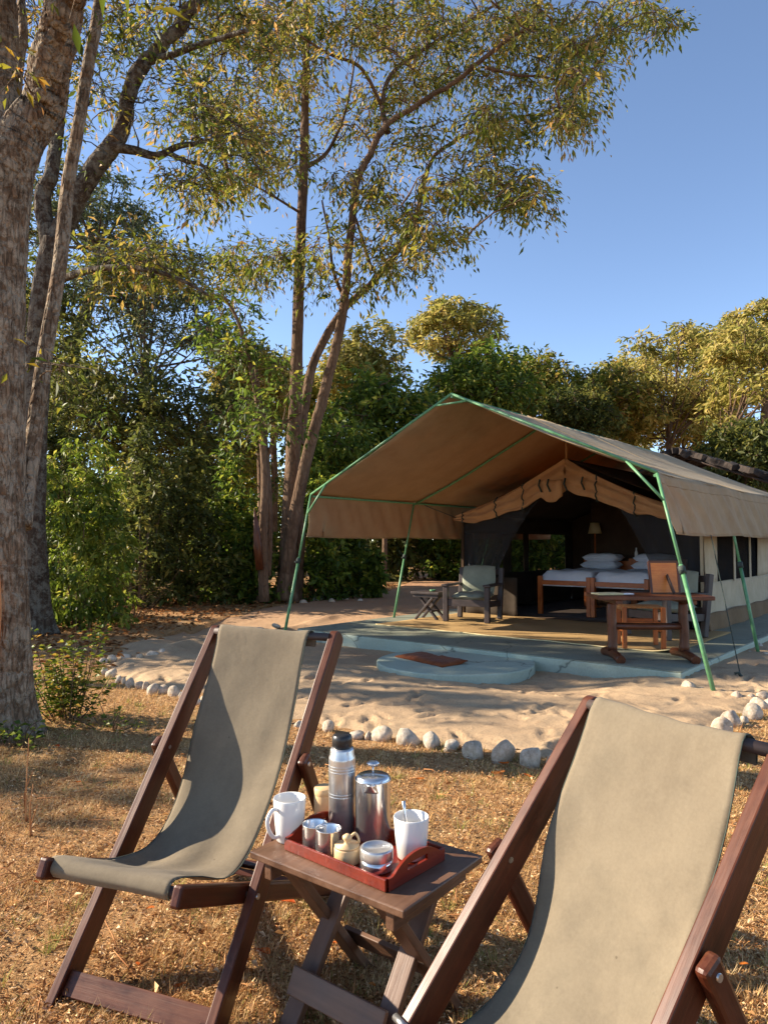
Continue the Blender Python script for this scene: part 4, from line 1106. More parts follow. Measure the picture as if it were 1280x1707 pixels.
# beige pot with knob
bp = empty('sugar_pot', on(497, 715), R(30), 'small beige pot with wooden peg knob on its lid', 'pot')
MB().lathe([(0, 0), (0.036, 0), (0.038, 0.004), (0.0385, 0.04), (0.037, 0.044), (0, 0.0445)], (0, 0, 0), 32).build('body', 'beige_wax', bp)
MB().lathe([(0, 0.044), (0.037, 0.0447), (0.0365, 0.050), (0.010, 0.053), (0.008, 0.060), (0.014, 0.067), (0.014, 0.073), (0.006, 0.079), (0, 0.08)], (0, 0, 0), 28).build('lid', 'beige_wax', bp)
MB().tube(catmull([(0.012, 0.0, 0.07), (0.024, -0.004, 0.078), (0.032, -0.008, 0.066), (0.034, -0.01, 0.05)], 4), 0.004, 8).build('peg', 'beige_wax', bp)
# beige canister behind the flask
cn = empty('canister', on(392, 500, TZ), 0, 'plain beige canister standing behind the steel flask', 'canister')
MB().lathe([(0, 0), (0.034, 0), (0.036, 0.003), (0.036, 0.070), (0.0355, 0.0715), (0.0355, 0.073), (0.036, 0.0745), (0.036, 0.094), (0.033, 0.097), (0, 0.097)], (0, 0, 0), 30).build('body', 'beige_wax', cn)
# low steel tin
tn = empty('steel_tin', on(634, 745), 0, 'low round steel tin with flat lid at the tray handle', 'tin')
MB().lathe([(0, 0), (0.044, 0), (0.046, 0.003), (0.046, 0.034), (0.0, 0.0345)], (0, 0, 0), 40).build('body', 'steel', tn)
MB().lathe([(0.0475, 0.030), (0.0478, 0.056), (0.046, 0.060), (0.040, 0.0605), (0.0385, 0.058), (0, 0.058)], (0, 0, 0), 40).build('lid', 'brushed', tn)

# ------------------------------------------------------------------ border stones
t = NT('stone'); co = t.coord(); oi = t.n('ShaderNodeObjectInfo')
n1 = t.noise(co, 9, 7, 0.7); n2 = t.noise(co, 45, 4, 0.7)
col = t.ramp(n1, [(0.28, lin(130, 116, 102)), (0.5, lin(190, 178, 160)), (0.75, lin(222, 212, 198))])
col = t.mix(0.5, col, t.ramp(oi.outputs['Random'], [(0.0, lin(214, 208, 200)), (0.3, lin(240, 214, 178)), (0.6, lin(226, 222, 214)), (0.85, lin(234, 204, 166)), (1.0, lin(190, 150, 116))]), 'MULTIPLY')
col = t.mix(0.25, col, t.ramp(n2, [(0.35, lin(90, 78, 68)), (0.6, lin(214, 204, 190))]))
t.l(col, t.b.inputs['Base Color']); t.b.inputs['Roughness'].default_value = 0.85; t.b.inputs['Specular IOR Level'].default_value = 0.2
t.l(t.bump(n1, 0.6, 0.03, t.bump(n2, 0.3, 0.006)), t.b.inputs['Normal']); MAT['stone'] = t.m
def stone_mesh(seed, wx, wy, h):
    r = np.random.default_rng(seed); nu_, nv_ = 18, 10
    ph = r.uniform(0, 6.28, (5,)); dirs = unit(r.normal(0, 1, (7, 3))); cut = r.uniform(0.5, 0.86, 7)
    V = []
    for j in range(nv_ + 1):
        for i in range(nu_):
            a_ = 2 * math.pi * i / nu_; b_ = math.pi * j / nv_
            d = np.array([math.sin(b_) * math.cos(a_), math.sin(b_) * math.sin(a_), math.cos(b_)])
            rr = 1 + 0.07 * math.sin(3 * d[0] + ph[0]) + 0.07 * math.sin(4 * d[1] + ph[1]) + 0.06 * math.sin(3.3 * d[2] + ph[2]) + 0.03 * math.sin(9 * d[0] + 7 * d[1] + ph[3])
            for dd, c in zip(dirs, cut):
                k = d @ dd * rr
                if k > c: rr = rr * (c + (k - c) * 0.35) / k
            V.append(d * rr * np.array([wx / 2, wy / 2, h / 2]))
    Fc = [(j * nu_ + i, (j + 1) * nu_ + i, (j + 1) * nu_ + (i + 1) % nu_, j * nu_ + (i + 1) % nu_) for j in range(nv_) for i in range(nu_)]
    return MB().add(V, Fc, None, True).mesh('border_stone')
def stone(px, py, wpx, hpx, seed, group, label, sink=0.36, tone=None):
    p = gnd(px, py); sc = p[1] / F
    wx = wpx * sc * rnd.uniform(0.86, 1.1); h = hpx * sc * rnd.uniform(0.8, 1.0) / (1 - sink)
    me = stone_mesh(seed, wx, wx * rnd.uniform(0.8, 1.05), h)
    o = link(me, 'border_stone', 'stone')
    o.location = (p[0], p[1] + wx * 0.4, h * (0.5 - sink) + 0.006); o.rotation_euler = (rnd.uniform(-.3, .3), rnd.uniform(-.3, .3), rnd.uniform(-0.6, 0.6))
    prop(o, STONE_LABEL.get((px, py), label), 'stone', group)
STONE_LABEL = {(842, 1273): 'largest mottled boulder in the row between sand and lawn', (793, 1267): 'wide low boulder touching the largest boulder of the lawn border', (887, 1282): 'long stone on the other side of the largest lawn border boulder',
    (636, 1237): 'upright pale stone, tallest between flask and largest boulder in the border', (680, 1246): 'broad domed stone next to the upright pale border stone', (1211, 1234): 'largest grey white stone of the border near the tent corner',
    (1152, 1154): 'rough stone lying against the platform corner', (1232, 1167): 'smooth white stone lying alone beside the guy rope peg', (252, 1160): 'largest pale stone round the path end beside the tree', (250, 1097): 'orange tinted stone at the bend of the track edge'}
GF, LF = 'stones edging the sand toward the lawn', 'rounded pale stone in the row between sand and lawn'
FR = [(520, 1220, 13, 14), (546, 1222, 24, 20), (594, 1233, 30, 14), (612, 1234, 14, 12), (636, 1237, 38, 28), (680, 1246, 43, 25), (721, 1249, 36, 26), (752, 1253, 31, 22), (793, 1267, 49, 30),
      (842, 1273, 48, 42), (887, 1282, 44, 32), (928, 1286, 40, 30), (968, 1288, 38, 28), (1010, 1288, 40, 30), (1052, 1284, 38, 28), (1092, 1274, 36, 26),
      (340, 1174, 20, 14), (362, 1182, 22, 16), (388, 1190, 24, 15), (415, 1198, 20, 16), (442, 1205, 26, 17), (470, 1211, 24, 16), (496, 1217, 20, 16)]
for k, (x, y, w_, h_) in enumerate(FR): stone(x, y, w_, h_, 100 + k, GF, LF)
GL, LL = 'stones edging the path end', 'small pale stone round the path end beside the tree'
LFT = [(172, 1124, 13, 14), (183, 1130, 21, 17), (196, 1138, 12, 11), (205, 1140, 10, 9), (214, 1146, 18, 16), (230, 1149, 16, 13), (241, 1151, 12, 14), (252, 1160, 25, 22), (269, 1159, 17, 21), (289, 1164, 23, 18), (301, 1168, 14, 15), (327, 1177, 17, 13)]
for k, (x, y, w_, h_) in enumerate(LFT): stone(x, y, w_, h_, 200 + k, GL, LL)
GB, LB = 'low stones along the track edge', 'low earth coloured stone set along the track edge'
BKS = [(170, 1106, 16, 10), (184, 1104, 19, 11), (208, 1101, 28, 11), (231, 1101, 14, 10), (250, 1097, 26, 11), (270, 1092, 18, 9), (284, 1090, 14, 8), (300, 1084, 16, 7), (318, 1078, 16, 6), (345, 1070, 18, 6), (600, 1026, 14, 6), (640, 1020, 16, 6), (432, 1051, 18, 6), (460, 1047, 16, 6)]
for k, (x, y, w_, h_) in enumerate(BKS): stone(x, y, w_, h_, 300 + k, GB, LB, 0.35)
GR_, LR = 'stones edging the sand at the tent corner', 'rough grey white stone in the border by the tent guy peg'
RT = [(1211, 1234, 40, 37), (1187, 1226, 17, 8), (1226, 1214, 33, 30), (1262, 1202, 33, 28), (1243, 1208, 16, 16), (1274, 1184, 30, 22), (1255, 1168, 15, 9), (1276, 1168, 22, 15), (1232, 1167, 23, 16), (1292, 1180, 26, 18), (1152, 1154, 26, 16), (1170, 1152, 12, 6)]
for k, (x, y, w_, h_) in enumerate(RT): stone(x, y, w_, h_, 400 + k, GR_, LR)
for k, (x, y, w_, h_) in enumerate([(505, 1008, 16, 8), (528, 1003, 20, 9), (552, 1006, 15, 8), (575, 1002, 14, 7), (600, 1004, 12, 6)]):
    stone(x, y, w_, h_, 500 + k, 'stones at the foot of the twin trunk tree', 'half buried pale stone at the foot of the tall forked tree')
for k, (x, y, w_, h_) in enumerate([(1275, 1052, 14, 10), (1262, 1056, 12, 8), (1285, 1070, 18, 10), (1268, 1080, 12, 7), (1278, 1095, 16, 8), (1252, 1092, 10, 6), (1240, 1045, 12, 7)]):
    stone(x, y, w_, h_, 600 + k, 'rubble beside the tent wall', 'grey rubble stone on the ground along the tent side wall')

# ------------------------------------------------------------------ dry lawn, litter
def lawn_points(n, y0, y1, pw=1.0):
    out = []
    tot = 0
    while tot < n:
        m_ = n
        Y = y0 * (y1 / y0) ** (rng.uniform(0, 1, m_) ** pw)
        X = rng.uniform(-0.62, 0.62, m_) * Y
        dens = 0.5 + 0.5 * vnoise(X, Y, 2.6, 51) + 0.35 * vnoise(X, Y, 8, 52)
        ok = rng.uniform(0, 1, m_) < np.clip(0.35 + dens, 0.12, 1)
        ins_ = in_poly(X, Y, poly); ed_ = edge_dist(X, Y, poly)
        ok &= ~(ins_ & (ed_ > 0.10)) 
        ok &= np.hypot(X + 2.86, Y - 5.3) > 0.3
        P_ = np.stack([X, Y], 1)[ok]; out.append(P_); tot += len(P_)
    return np.concatenate(out)[:n]
N = 260000
P2 = lawn_points(N, 1.15, 7.5)
X, Y = P2[:, 0], P2[:, 1]
base = np.stack([X, Y, lawn_h(X, Y) - 0.004], 1)
an = rng.uniform(0, 2 * math.pi, N); lean = rng.beta(4, 1.6, N) * 1.45
tuft = vnoise(X, Y, 3.1, 61) + 0.7 * vnoise(X, Y, 9, 62)
ln = rng.uniform(0.015, 0.05, N) * (1 + 0.5 * np.clip(tuft, -0.6, 1.4)) * (0.85 + 0.05 * Y)
wd = rng.uniform(0.0016, 0.0036, N) * (0.7 + 0.22 * Y)
dirv = np.stack([np.cos(an) * np.sin(lean), np.sin(an) * np.sin(lean), np.cos(lean) + 0.05], 1)
sidev = np.stack([-np.sin(an), np.cos(an), 0 * an], 1)
V = np.stack([base - sidev * wd[:, None] / 2, base + sidev * wd[:, None] / 2, base + dirv * ln[:, None]], 1).reshape(-1, 3)
green = np.clip(vnoise(X, Y, 1.1, 71) * 0.8 + vnoise(X, Y, 4.5, 72) * 0.6 - 0.25, 0, 1)
brown = vnoise(X, Y, 1.6, 73)
at_ = np.clip(rng.beta(2.2, 2.2, N) * 0.85 + 0.10 * brown, 0, 0.86)
at_ = np.where(rng.uniform(0, 1, N) < 0.05 + 0.55 * green, rng.uniform(0.88, 1.0, N), at_)
o = link(soup('dry_grass', V, 3, [(0, 1, 2)], at_), 'dry_grass', 'straw')
prop(o, 'short dry straw coloured grass covering the foreground lawn', 'grass', kind='stuff')
# litter flakes
N = 85000
P2 = lawn_points(N, 1.2, 8.0); X, Y = P2[:, 0], P2[:, 1]
an = rng.uniform(0, 6.28, N); axv = np.stack([np.cos(an), np.sin(an), rng.normal(0, 0.35, N)], 1); nr = rng.normal(0, 0.5, (N, 3)); nr[:, 2] += 1
V = leaf_verts(np.stack([X, Y, lawn_h(X, Y) + rng.uniform(0.003, 0.022, N)], 1), axv, nr, rng.uniform(0.008, 0.026, N), rng.uniform(0.003, 0.010, N), 0.4)
o = link(soup('leaf_litter', V, 4, LEAF_F, rng.uniform(0, 0.97, N)), 'leaf_litter', 'litter')
prop(o, 'small dry brown leaf fragments scattered over the lawn', 'leaf litter', kind='stuff')
# longer tufts, big dry leaves and twigs
NT_ = 900; P2 = lawn_points(NT_, 1.3, 8.5); bl = rng.integers(14, 46, NT_); rad = rng.uniform(0.015, 0.06, NT_)
Xc = np.repeat(P2, bl, 0); rr = np.repeat(rad, bl); N = len(Xc); an = rng.uniform(0, 6.283, N); q_ = rr * np.sqrt(rng.uniform(0, 1, N))
B = np.stack([Xc[:, 0] + q_ * np.cos(an), Xc[:, 1] + q_ * np.sin(an)], 1); B = np.column_stack([B, lawn_h(B[:, 0], B[:, 1]) - 0.004])
lean = np.clip(q_ / 0.05, 0, 1) * 0.9 + rng.uniform(0, 0.5, N); a2_ = an + rng.normal(0, 0.5, N)
dv = np.stack([np.cos(a2_) * np.sin(lean), np.sin(a2_) * np.sin(lean), np.cos(lean)], 1); sv = np.stack([-np.sin(a2_), np.cos(a2_), 0 * an], 1)
ln = rng.uniform(0.03, 0.085, N); wd = 0.0012 + 0.0011 * B[:, 1] * 0.6
V = np.stack([B - sv * wd[:, None] / 2, B + sv * wd[:, None] / 2, B + dv * ln[:, None] - np.array([0, 0, 0.006])], 1).reshape(-1, 3)
tone = np.where(rng.uniform(0, 1, NT_) < 0.30, rng.uniform(0.88, 1, NT_), rng.uniform(0.3, 0.85, NT_))
o = link(soup('grass_tuft_cover', V, 3, [(0, 1, 2)], np.clip(np.repeat(tone, bl) + rng.normal(0, 0.05, N), 0, 1)), 'grass_tuft_cover', 'straw'); prop(o, 'taller straw and green grass tufts dotted over the lawn', 'grass', kind='stuff')
N = 1100; P2 = lawn_points(N, 1.3, 8.5); X, Y = P2[:, 0], P2[:, 1]
an = rng.uniform(0, 6.28, N); axv = np.stack([np.cos(an), np.sin(an), rng.normal(0, 0.3, N)], 1); nr = rng.normal(0, 0.6, (N, 3)); nr[:, 2] += 1
V = leaf_verts(np.stack([X, Y, lawn_h(X, Y) + rng.uniform(0.01, 0.03, N)], 1), axv, nr, rng.uniform(0.025, 0.055, N), rng.uniform(0.009, 0.02, N), 0.6)
o = link(soup('dry_leaf_cover', V, 4, LEAF_F, rng.uniform(0, 0.95, N)), 'dry_leaf_cover', 'litter'); prop(o, 'curled dry leaves lying on the lawn grass', 'leaf litter', kind='stuff')
tg = MB()
for x_, y_ in lawn_points(220, 1.4, 8.0):
    a_ = rng.uniform(0, 6.28); l_ = rng.uniform(0.05, 0.22); z_ = 0.016
    tg.tube([(x_, y_, z_), (x_ + l_ * .5 * math.cos(a_) + rng.normal(0, .006), y_ + l_ * .5 * math.sin(a_), z_ + 0.012), (x_ + l_ * math.cos(a_), y_ + l_ * math.sin(a_), z_ + rng.uniform(0, .02))], [0.003, 0.0025, 0.0012], 4)
prop(tg.build('twig_scatter', 'scar_wood'), 'thin dry twigs scattered over the lawn', 'twigs', kind='stuff')
# litter and low stems on the forest floor
N = 26000
X = rng.uniform(-16, 6, N); Y = rng.uniform(8, 24, N)
ok = ~in_poly(X, Y, poly) | (edge_dist(X, Y, poly) < 0.5 * rng.uniform(0, 1, N) ** 2); X, Y = X[ok], Y[ok]; N = len(X)
an = rng.uniform(0, 6.28, N); axv = np.stack([np.cos(an), np.sin(an), rng.normal(0, 0.3, N)], 1); nr = rng.normal(0, 0.5, (N, 3)); nr[:, 2] += 1
V = leaf_verts(np.stack([X, Y, rng.uniform(0.0, 0.06, N)], 1), axv, nr, rng.uniform(0.06, 0.15, N), rng.uniform(0.03, 0.06, N), 0.4)
o = link(soup('forest_litter', V, 4, LEAF_F, rng.uniform(0, 0.4, N)), 'forest_litter', 'litter'); prop(o, 'dry brown leaf litter on the floor below the forest edge', 'leaf litter', kind='stuff')
# single orange leaves lying on the lawn
ORL = [(480, 1515, 26), (440, 1600, 30), (405, 1632, 34), (430, 1595, 18), (300, 1655, 20), (540, 1390, 14), (330, 1398, 12), (250, 1525, 14), (160, 1600, 14), (840, 1278, 16), (830, 1294, 22), (1172, 1320, 14), (560, 1585, 16),
       (620, 1655, 14), (60, 1480, 10), (130, 1310, 12), (300, 1240, 10), (880, 1300, 14), (1240, 1620, 14), (95, 1250, 12), (230, 1620, 12), (700, 1305, 14)]
for k, (x, y, w_) in enumerate(ORL):
    p = gnd(x, y); s = w_ * p[1] / F; n = 7; gr = np.zeros((n, 5, 3))
    for i in range(n):
        tt = i / (n - 1); hw = 0.26 * s * math.sin(math.pi * min(1, tt * 0.93 + 0.07)) ** 0.8
        for j in range(5):
            q = (j - 2) / 2; gr[i, j] = ((tt - 0.5) * s, q * hw, 0.12 * s * abs(q) ** 1.5 + 0.10 * s * math.sin(tt * 3 + k) + 0.018)
    o = MB().grid(gr).build('fallen_leaf', 'orange_leaf'); a_ = o.data.attributes.new('rnd', 'FLOAT', 'POINT'); a_.data.foreach_set('value', np.full(35, (k * 0.37) % 1, np.float32))
    o.location = (p[0], p[1], 0.004); o.rotation_euler = (0, 0, rnd.uniform(-0.5, 0.5) + (k % 2) * 2.8)
    prop(o, 'curled orange fallen leaf lying on the dry lawn', 'leaf', 'orange leaves fallen on the lawn')

# ------------------------------------------------------------------ trees
def connect(nodes, targets, r_t=0.014, bend=0.18, maxn=None):
    """grow twigs from the skeleton to each leaf clump; returns list of polylines"""
    nodes = np.array(nodes, float); lines = []
    d0 = np.array([np.min(np.linalg.norm(nodes - t_, axis=1)) for t_ in targets]); order = np.argsort(d0)
    buf = np.zeros((len(nodes) + len(targets) * 4, 3)); buf[:len(nodes)] = nodes; cnt = len(nodes)
    for i in order:
        t_ = targets[i]
        dv = buf[:cnt] - t_; dd = np.linalg.norm(dv, axis=1) + 0.55 * np.maximum(dv[:, 2], 0)   # prefer growing upward
        k = int(np.argmin(dd)); a_ = buf[k].copy(); Ld = np.linalg.norm(t_ - a_)
        if Ld < 1e-3: continue
        md = (a_ + t_) / 2 + rng.normal(0, 1, 3) * Ld * bend * 0.5 + np.array([0, 0, Ld * bend * 0.6])
        q1 = (a_ + md) / 2 + rng.normal(0, 0.05, 3) * Ld; q3 = (md + t_) / 2 + rng.normal(0, 0.05, 3) * Ld
        lines.append(np.array([a_, q1, md, q3, t_])); buf[cnt:cnt + 4] = [q1, md, q3, t_]; cnt += 4
    return lines
def make_tree(name, label, base, limbs, clumps, leafmat, bark, per, spread, llen, lwid, cat='tree', group=None, twig=0.016, droop=0.5, flat=0.6, wob=0.05, bias=None, sides=12, root=0.0, jit=0.18, fine=False, rough=0.0):
    base = np.array([base[0], base[1], 0.0])
    e = empty(name, tuple(base), 0, label, cat, group)
    nodes = []
    for k, (pts, r0, r1) in enumerate(limbs):
        P_ = catmull(np.array(pts, float) - base, 7 if not (rough and r0 > 0.1) else 26); n = len(P_)
        s = np.linspace(0, 1, n); rad = r0 + (r1 - r0) * s ** 0.9
        if k == 0 and root: rad = rad * (1 + root * np.exp(-np.maximum(P_[:, 2], 0) / (r0 * 1.6)))
        if k: P_ = P_ + np.cumsum(rng.normal(0, r0 * 0.06, (n, 3)), 0) * s[:, None]
        sd_ = sides if k == 0 else (max(6, sides - 3) if r0 > 0.1 else 10)
        tb_ = MB().tube(P_, rad, sd_, wob=wob, seed=k * 1.7)
        if rough and r0 > 0.1:
            Vv = np.array(tb_.v).reshape(n, sd_, 3); cen = P_[:, None, :]; A_ = np.arange(sd_) / sd_ * 6.2832
            Lz = np.concatenate([[0], np.cumsum(np.linalg.norm(np.diff(P_, axis=0), axis=1))])[:, None] * np.ones((1, sd_)); cx_ = np.cos(A_)[None] * np.ones((n, 1)); cy_ = np.sin(A_)[None] * np.ones((n, 1))
            w_ = cx_ * 7 + 1.1 * Lz; ridge = -np.abs(vnoise(cx_ * 3.2 + Lz * 0.55 + 11 * k, cy_ * 3.2 - Lz * 0.45, 2.0, 91)) * 0.10 - np.abs(vnoise(cx_ * 6 + Lz * 1.7, cy_ * 6 + Lz * 1.1, 2.0, 92)) * 0.05
            knot = 0.06 * vnoise(cx_ + Lz * 1.3, cy_ + 3 * k, 1.4, 93)
            rt = 0.0
            if k == 0 and root: rt = 0.32 * np.exp(-np.maximum(P_[:, 2:3], 0) / (r0 * 1.3)) * np.cos(A_ * 5 + 0.6)[None]
            Vv = cen + (Vv - cen) * (1 + rough * (ridge + 0.05) + knot + rt)[:, :, None]
            tb_.v = [tuple(p) for p in Vv.reshape(-1, 3)]
        tb_.build('trunk' if k == 0 else 'limb', bark, e)
        nodes += list(P_[int(n * (0.45 if k == 0 else 0.15)):])
    cl = np.array(clumps) - base
    tw_ = MB()
    for ln_ in connect(nodes, cl):
        Ld = np.linalg.norm(ln_[-1] - ln_[0]); r0 = min(twig * (0.8 + 0.8 * Ld), twig * 3.2)
        tw_.tube(ln_, np.linspace(r0, twig * 0.35, 5), 4, cap=False)
    ll = [] if fine else None
    make_foliage('crown', leafmat, e, cl, per, spread, llen, lwid, droop, flat=flat, bias=bias, jit=jit, lines=ll)
    for p_ in ll or ():
        tw_.tube(p_, [twig * 0.42, twig * 0.32, twig * 0.16], 3, cap=False)
    tw_.build('twig_spray', bark, e)['kind'] = 'stuff'
    return e
def pads(lst, Y0, dY, dens=1.0):
    out = []
    for cx, cy, rx, ry, n in lst:
        yo = rng.uniform(-1, 1) * dY * 0.6
        for _ in range(max(1, int(n * dens))):
            a_ = rng.uniform(0, 6.283); r_ = rng.uniform(0, 1) ** 0.5
            out.append(at(cx + rx * r_ * math.cos(a_), cy + ry * r_ * math.sin(a_), Y0 + yo + rng.normal(0, dY * 0.45)))
    return np.array(out)
def PX(Y0, lst): return [at(p[0], p[1], Y0 + (p[2] if len(p) > 2 else 0)) for p in lst]

# --- near tree on the left edge
Y1 = 5.3
b1 = (at(4, 1220, Y1)[0], Y1)
limbs = [(PX(Y1, [(4, 1240), (2, 1120), (0, 950), (-4, 750), (-4, 560), (2, 380), (20, 250)]), 0.192, 0.180),
         (PX(Y1, [(14, 290), (40, 225), (82, 170), (112, 95, -0.1), (142, 10, -0.2), (165, -90, -0.3), (185, -240, -0.4)]), 0.175, 0.11),
         (PX(Y1, [(8, 300), (2, 220), (-2, 120, .2), (0, 0, .3), (-30, -150, .4), (-60, -300, .5)]), 0.125, 0.09),
         (PX(Y1, [(36, 880, 0.1), (46, 800, 0.25), (60, 700, 0.35), (72, 600, 0.4), (98, 440, 0.5), (112, 300, 0.6), (134, 180, 0.6), (158, 40, 0.7), (170, -100, 0.8)]), 0.072, 0.045),
         (PX(Y1, [(24, 180, .3), (32, 110, .5), (42, 50, .6), (36, -60, .8)]), 0.05, 0.03)]
cl = pads([(60, -160, 150, 90, 50), (200, -220, 160, 110, 60), (-120, -150, 150, 110, 40), (20, 110, 20, 40, 3), (330, -150, 120, 90, 40), (225, -10, 50, 20, 3), (95, 600, 26, 30, 2)], Y1, 1.1)
make_tree('tall_tree', 'stout grey barked tree with lichen patches and a torn bare wood scar', b1, limbs, cl, 'leaf_near', 'bark_near', 24, 0.40, 0.082, 0.030, root=0.22, wob=0.05, sides=72, twig=0.009, fine=True, rough=1.0)
near_tree = [o for o in bpy.data.objects if o.name.startswith('tall_tree')][0]
# bare wood scar on the trunk
sc_ = np.zeros((40, 7, 3))
for i in range(40):
    s = i / 39; z = 0.20 + 1.18 * s; wdt = 0.42 * math.sin(math.pi * (0.06 + 0.90 * (1 - s) ** 0.8)) ** 0.6
    for j in range(7):
        q = (j / 6 - 0.5) * 2; a_ = -1.58 + q * wdt; rr = 0.252 + 0.05 * math.exp(-z / 0.33) - 0.02 * (1 - q * q) + 0.004 * math.sin(i * 0.7 + j)
        if abs(q) > 0.9: rr -= 0.03
        sc_[i, j] = (rr * math.cos(a_) - 0.006, rr * math.sin(a_), z)
MB().add(sc_.reshape(-1, 3), [(i * 7 + j, i * 7 + j + 1, (i + 1) * 7 + j + 1, (i + 1) * 7 + j) for i in range(39) for j in range(6)], [(p[2], p[0], p[1]) for p in sc_.reshape(-1, 3)], True).build('bare_wood_scar', 'scar_wood', near_tree)

# --- dark tree right behind it
Y2_ = 11.0
b2 = (at(62, 1050, Y2_)[0], Y2_)
limbs = [(PX(Y2_, [(62, 1060), (58, 960), (54, 800), (62, 620), (76, 480), (92, 400)]), 0.20, 0.185),
         (PX(Y2_, [(86, 430), (118, 350), (150, 290), (178, 248), (204, 205), (222, 140, -.2), (245, 90, -.3), (300, 30, -.4), (350, -30, -.5), (420, -100, -.6)]), 0.175, 0.075),
         (PX(Y2_, [(184, 244), (225, 250), (262, 260), (296, 245), (338, 238)]), 0.085, 0.035),
         (PX(Y2_, [(280, 254), (310, 268), (338, 276), (346, 300)]), 0.045, 0.02),
         (PX(Y2_, [(84, 420), (70, 330), (84, 290), (96, 230, .3), (104, 150, .4), (120, 40, .5), (130, -60, .6)]), 0.14, 0.06),
         (PX(Y2_, [(208, 190), (225, 112), (290, 92, -.4), (360, 70, -.6), (420, 55, -.9)]), 0.07, 0.03),
         (PX(Y2_, [(90, 470, 0), (150, 450, -.8), (220, 445, -1.2), (290, 460, -1.4), (345, 490, -1.5)]), 0.06, 0.02)]
cl = pads([(230, 50, 90, 50, 40), (330, 30, 90, 50, 44), (400, 90, 70, 50, 30), (120, 120, 60, 70, 26), (60, 40, 60, 60, 26), (300, 150, 80, 40, 26), (360, 210, 60, 40, 26), (330, 290, 60, 40, 30), (400, 260, 60, 40, 26),
           (240, 420, 75, 28, 40), (300, 455, 60, 26, 28), (180, 450, 60, 30, 26), (420, -60, 160, 70, 60), (200, -80, 160, 60, 60), (140, 250, 40, 60, 10), (230, 200, 50, 40, 6)], Y2_, 1.4, 0.66)
make_tree('forked_tree', 'dark barked tree with a thick limb bending right and a bare side branch', b2, limbs, cl, 'leaf_mid', 'bark_dark', 30, 0.56, 0.112, 0.038, root=0.3, sides=40, twig=0.012, fine=True, rough=0.7)

# --- tall middle tree with twin trunks
Y3 = 17.0
b3 = (at(478, 1000, Y3)[0], Y3)
Z2 = lambda q: (400 + q[0] / 1.684, q[1] / 1.684) + tuple(q[2:])
limbs = [(PX(Y3, [(476, 1004), (479, 930), (486, 800), (492, 690), (495, 600), (499, 450), (507, 260), (509, 150), (512, 36), (516, -60)]), 0.225, 0.06),
         (PX(Y3, [(470, 1000, -.25), (488, 880, -.3), (508, 780, -.4), (530, 690, -.5), (548, 620, -.5), (566, 545, -.6)] + [Z2(q) for q in ((300, 700, -.7), (320, 540, -.8), (370, 430, -.9), (425, 360, -1), (560, 280, -1.3), (690, 185, -1.6), (770, 120, -1.9))]), 0.165, 0.035),
         (PX(Y3, [(498, 740, .2), (508, 680, .3), (525, 600, .4)] + [Z2(q) for q in ((290, 870, .4), (390, 770, .6), (490, 620, .9), (520, 500, 1.1), (580, 410, 1.4), (760, 330, 1.8), (860, 320, 2.1))]), 0.135, 0.025),
         (PX(Y3, [Z2(q) for q in ((415, 370, -1), (400, 290, -.6), (430, 200, -.2), (540, 120, .3), (700, 20, .9), (800, -40, 1.3))]), 0.07, 0.025),
         (PX(Y3, [Z2(q) for q in ((690, 188, -1.6), (780, 210, -1.2), (860, 216, -.8), (960, 250, -.4))]), 0.04, 0.02),
         (PX(Y3, [Z2(q) for q in ((370, 760, .6), (340, 660, .2), (320, 600, -.2))]), 0.055, 0.03),
         (PX(Y3, [Z2(q) for q in ((185, 470, 0), (250, 420, .8), (300, 300, 1.4), (320, 180, 1.8))]), 0.06, 0.025),
         (PX(Y3, [Z2(q) for q in ((400, 300, -.6), (340, 190, -1.2), (250, 150, -1.8), (170, 100, -2.4))]), 0.05, 0.02),
         (PX(Y3, [Z2(q) for q in ((175, 600, 0), (110, 560, -.6), (40, 520, -1.1), (-40, 480, -1.4))]), 0.035, 0.015),
         (PX(Y3, [Z2(q) for q in ((290, 830, .4), (262, 760, 0), (250, 660, -.5), (230, 560, -.9))]), 0.05, 0.02),
         (PX(Y3, [(496, 1004, .5), (498, 940, .4), (500, 880, .2), (494, 800, .1)]), 0.15, 0.10)]
cl = pads([(560, 30, 170, 45, 170), (760, 40, 150, 50, 170), (930, 35, 120, 40, 120), (1060, 22, 65, 28, 50), (870, 110, 130, 45, 120), (970, 120, 55, 55, 56), (700, 120, 110, 50, 100), (880, 195, 105, 26, 90), (950, 180, 45, 22, 30),
           (760, 230, 110, 40, 90), (830, 305, 85, 36, 96), (880, 330, 36, 26, 26), (700, 320, 90, 45, 70), (640, 395, 75, 36, 46), (730, 395, 62, 30, 52), (600, 290, 60, 55, 36), (680, 440, 55, 20, 30), (430, 190, 100, 55, 100),
           (420, 290, 60, 40, 46), (330, 180, 60, 50, 40), (480, 110, 80, 55, 80), (600, 195, 80, 45, 56), (440, 425, 85, 30, 66), (560, 470, 55, 30, 26), (390, 470, 60, 26, 34), (350, 320, 60, 30, 34), (540, 400, 40, 40, 18),
           (650, -70, 260, 50, 160), (400, 60, 80, 50, 60), (470, 250, 50, 40, 30), (1100, 50, 30, 25, 14)], Y3, 2.6, 0.40)
make_tree('twin_trunk_tree', 'tall twin trunked tree with a wide airy crown spreading above the tent', b3, limbs, cl, 'leaf_mid', 'bark_mid', 44, 0.66, 0.150, 0.050, root=0.25, sides=28, twig=0.013, droop=0.9, flat=0.5, fine=True, rough=0.6)

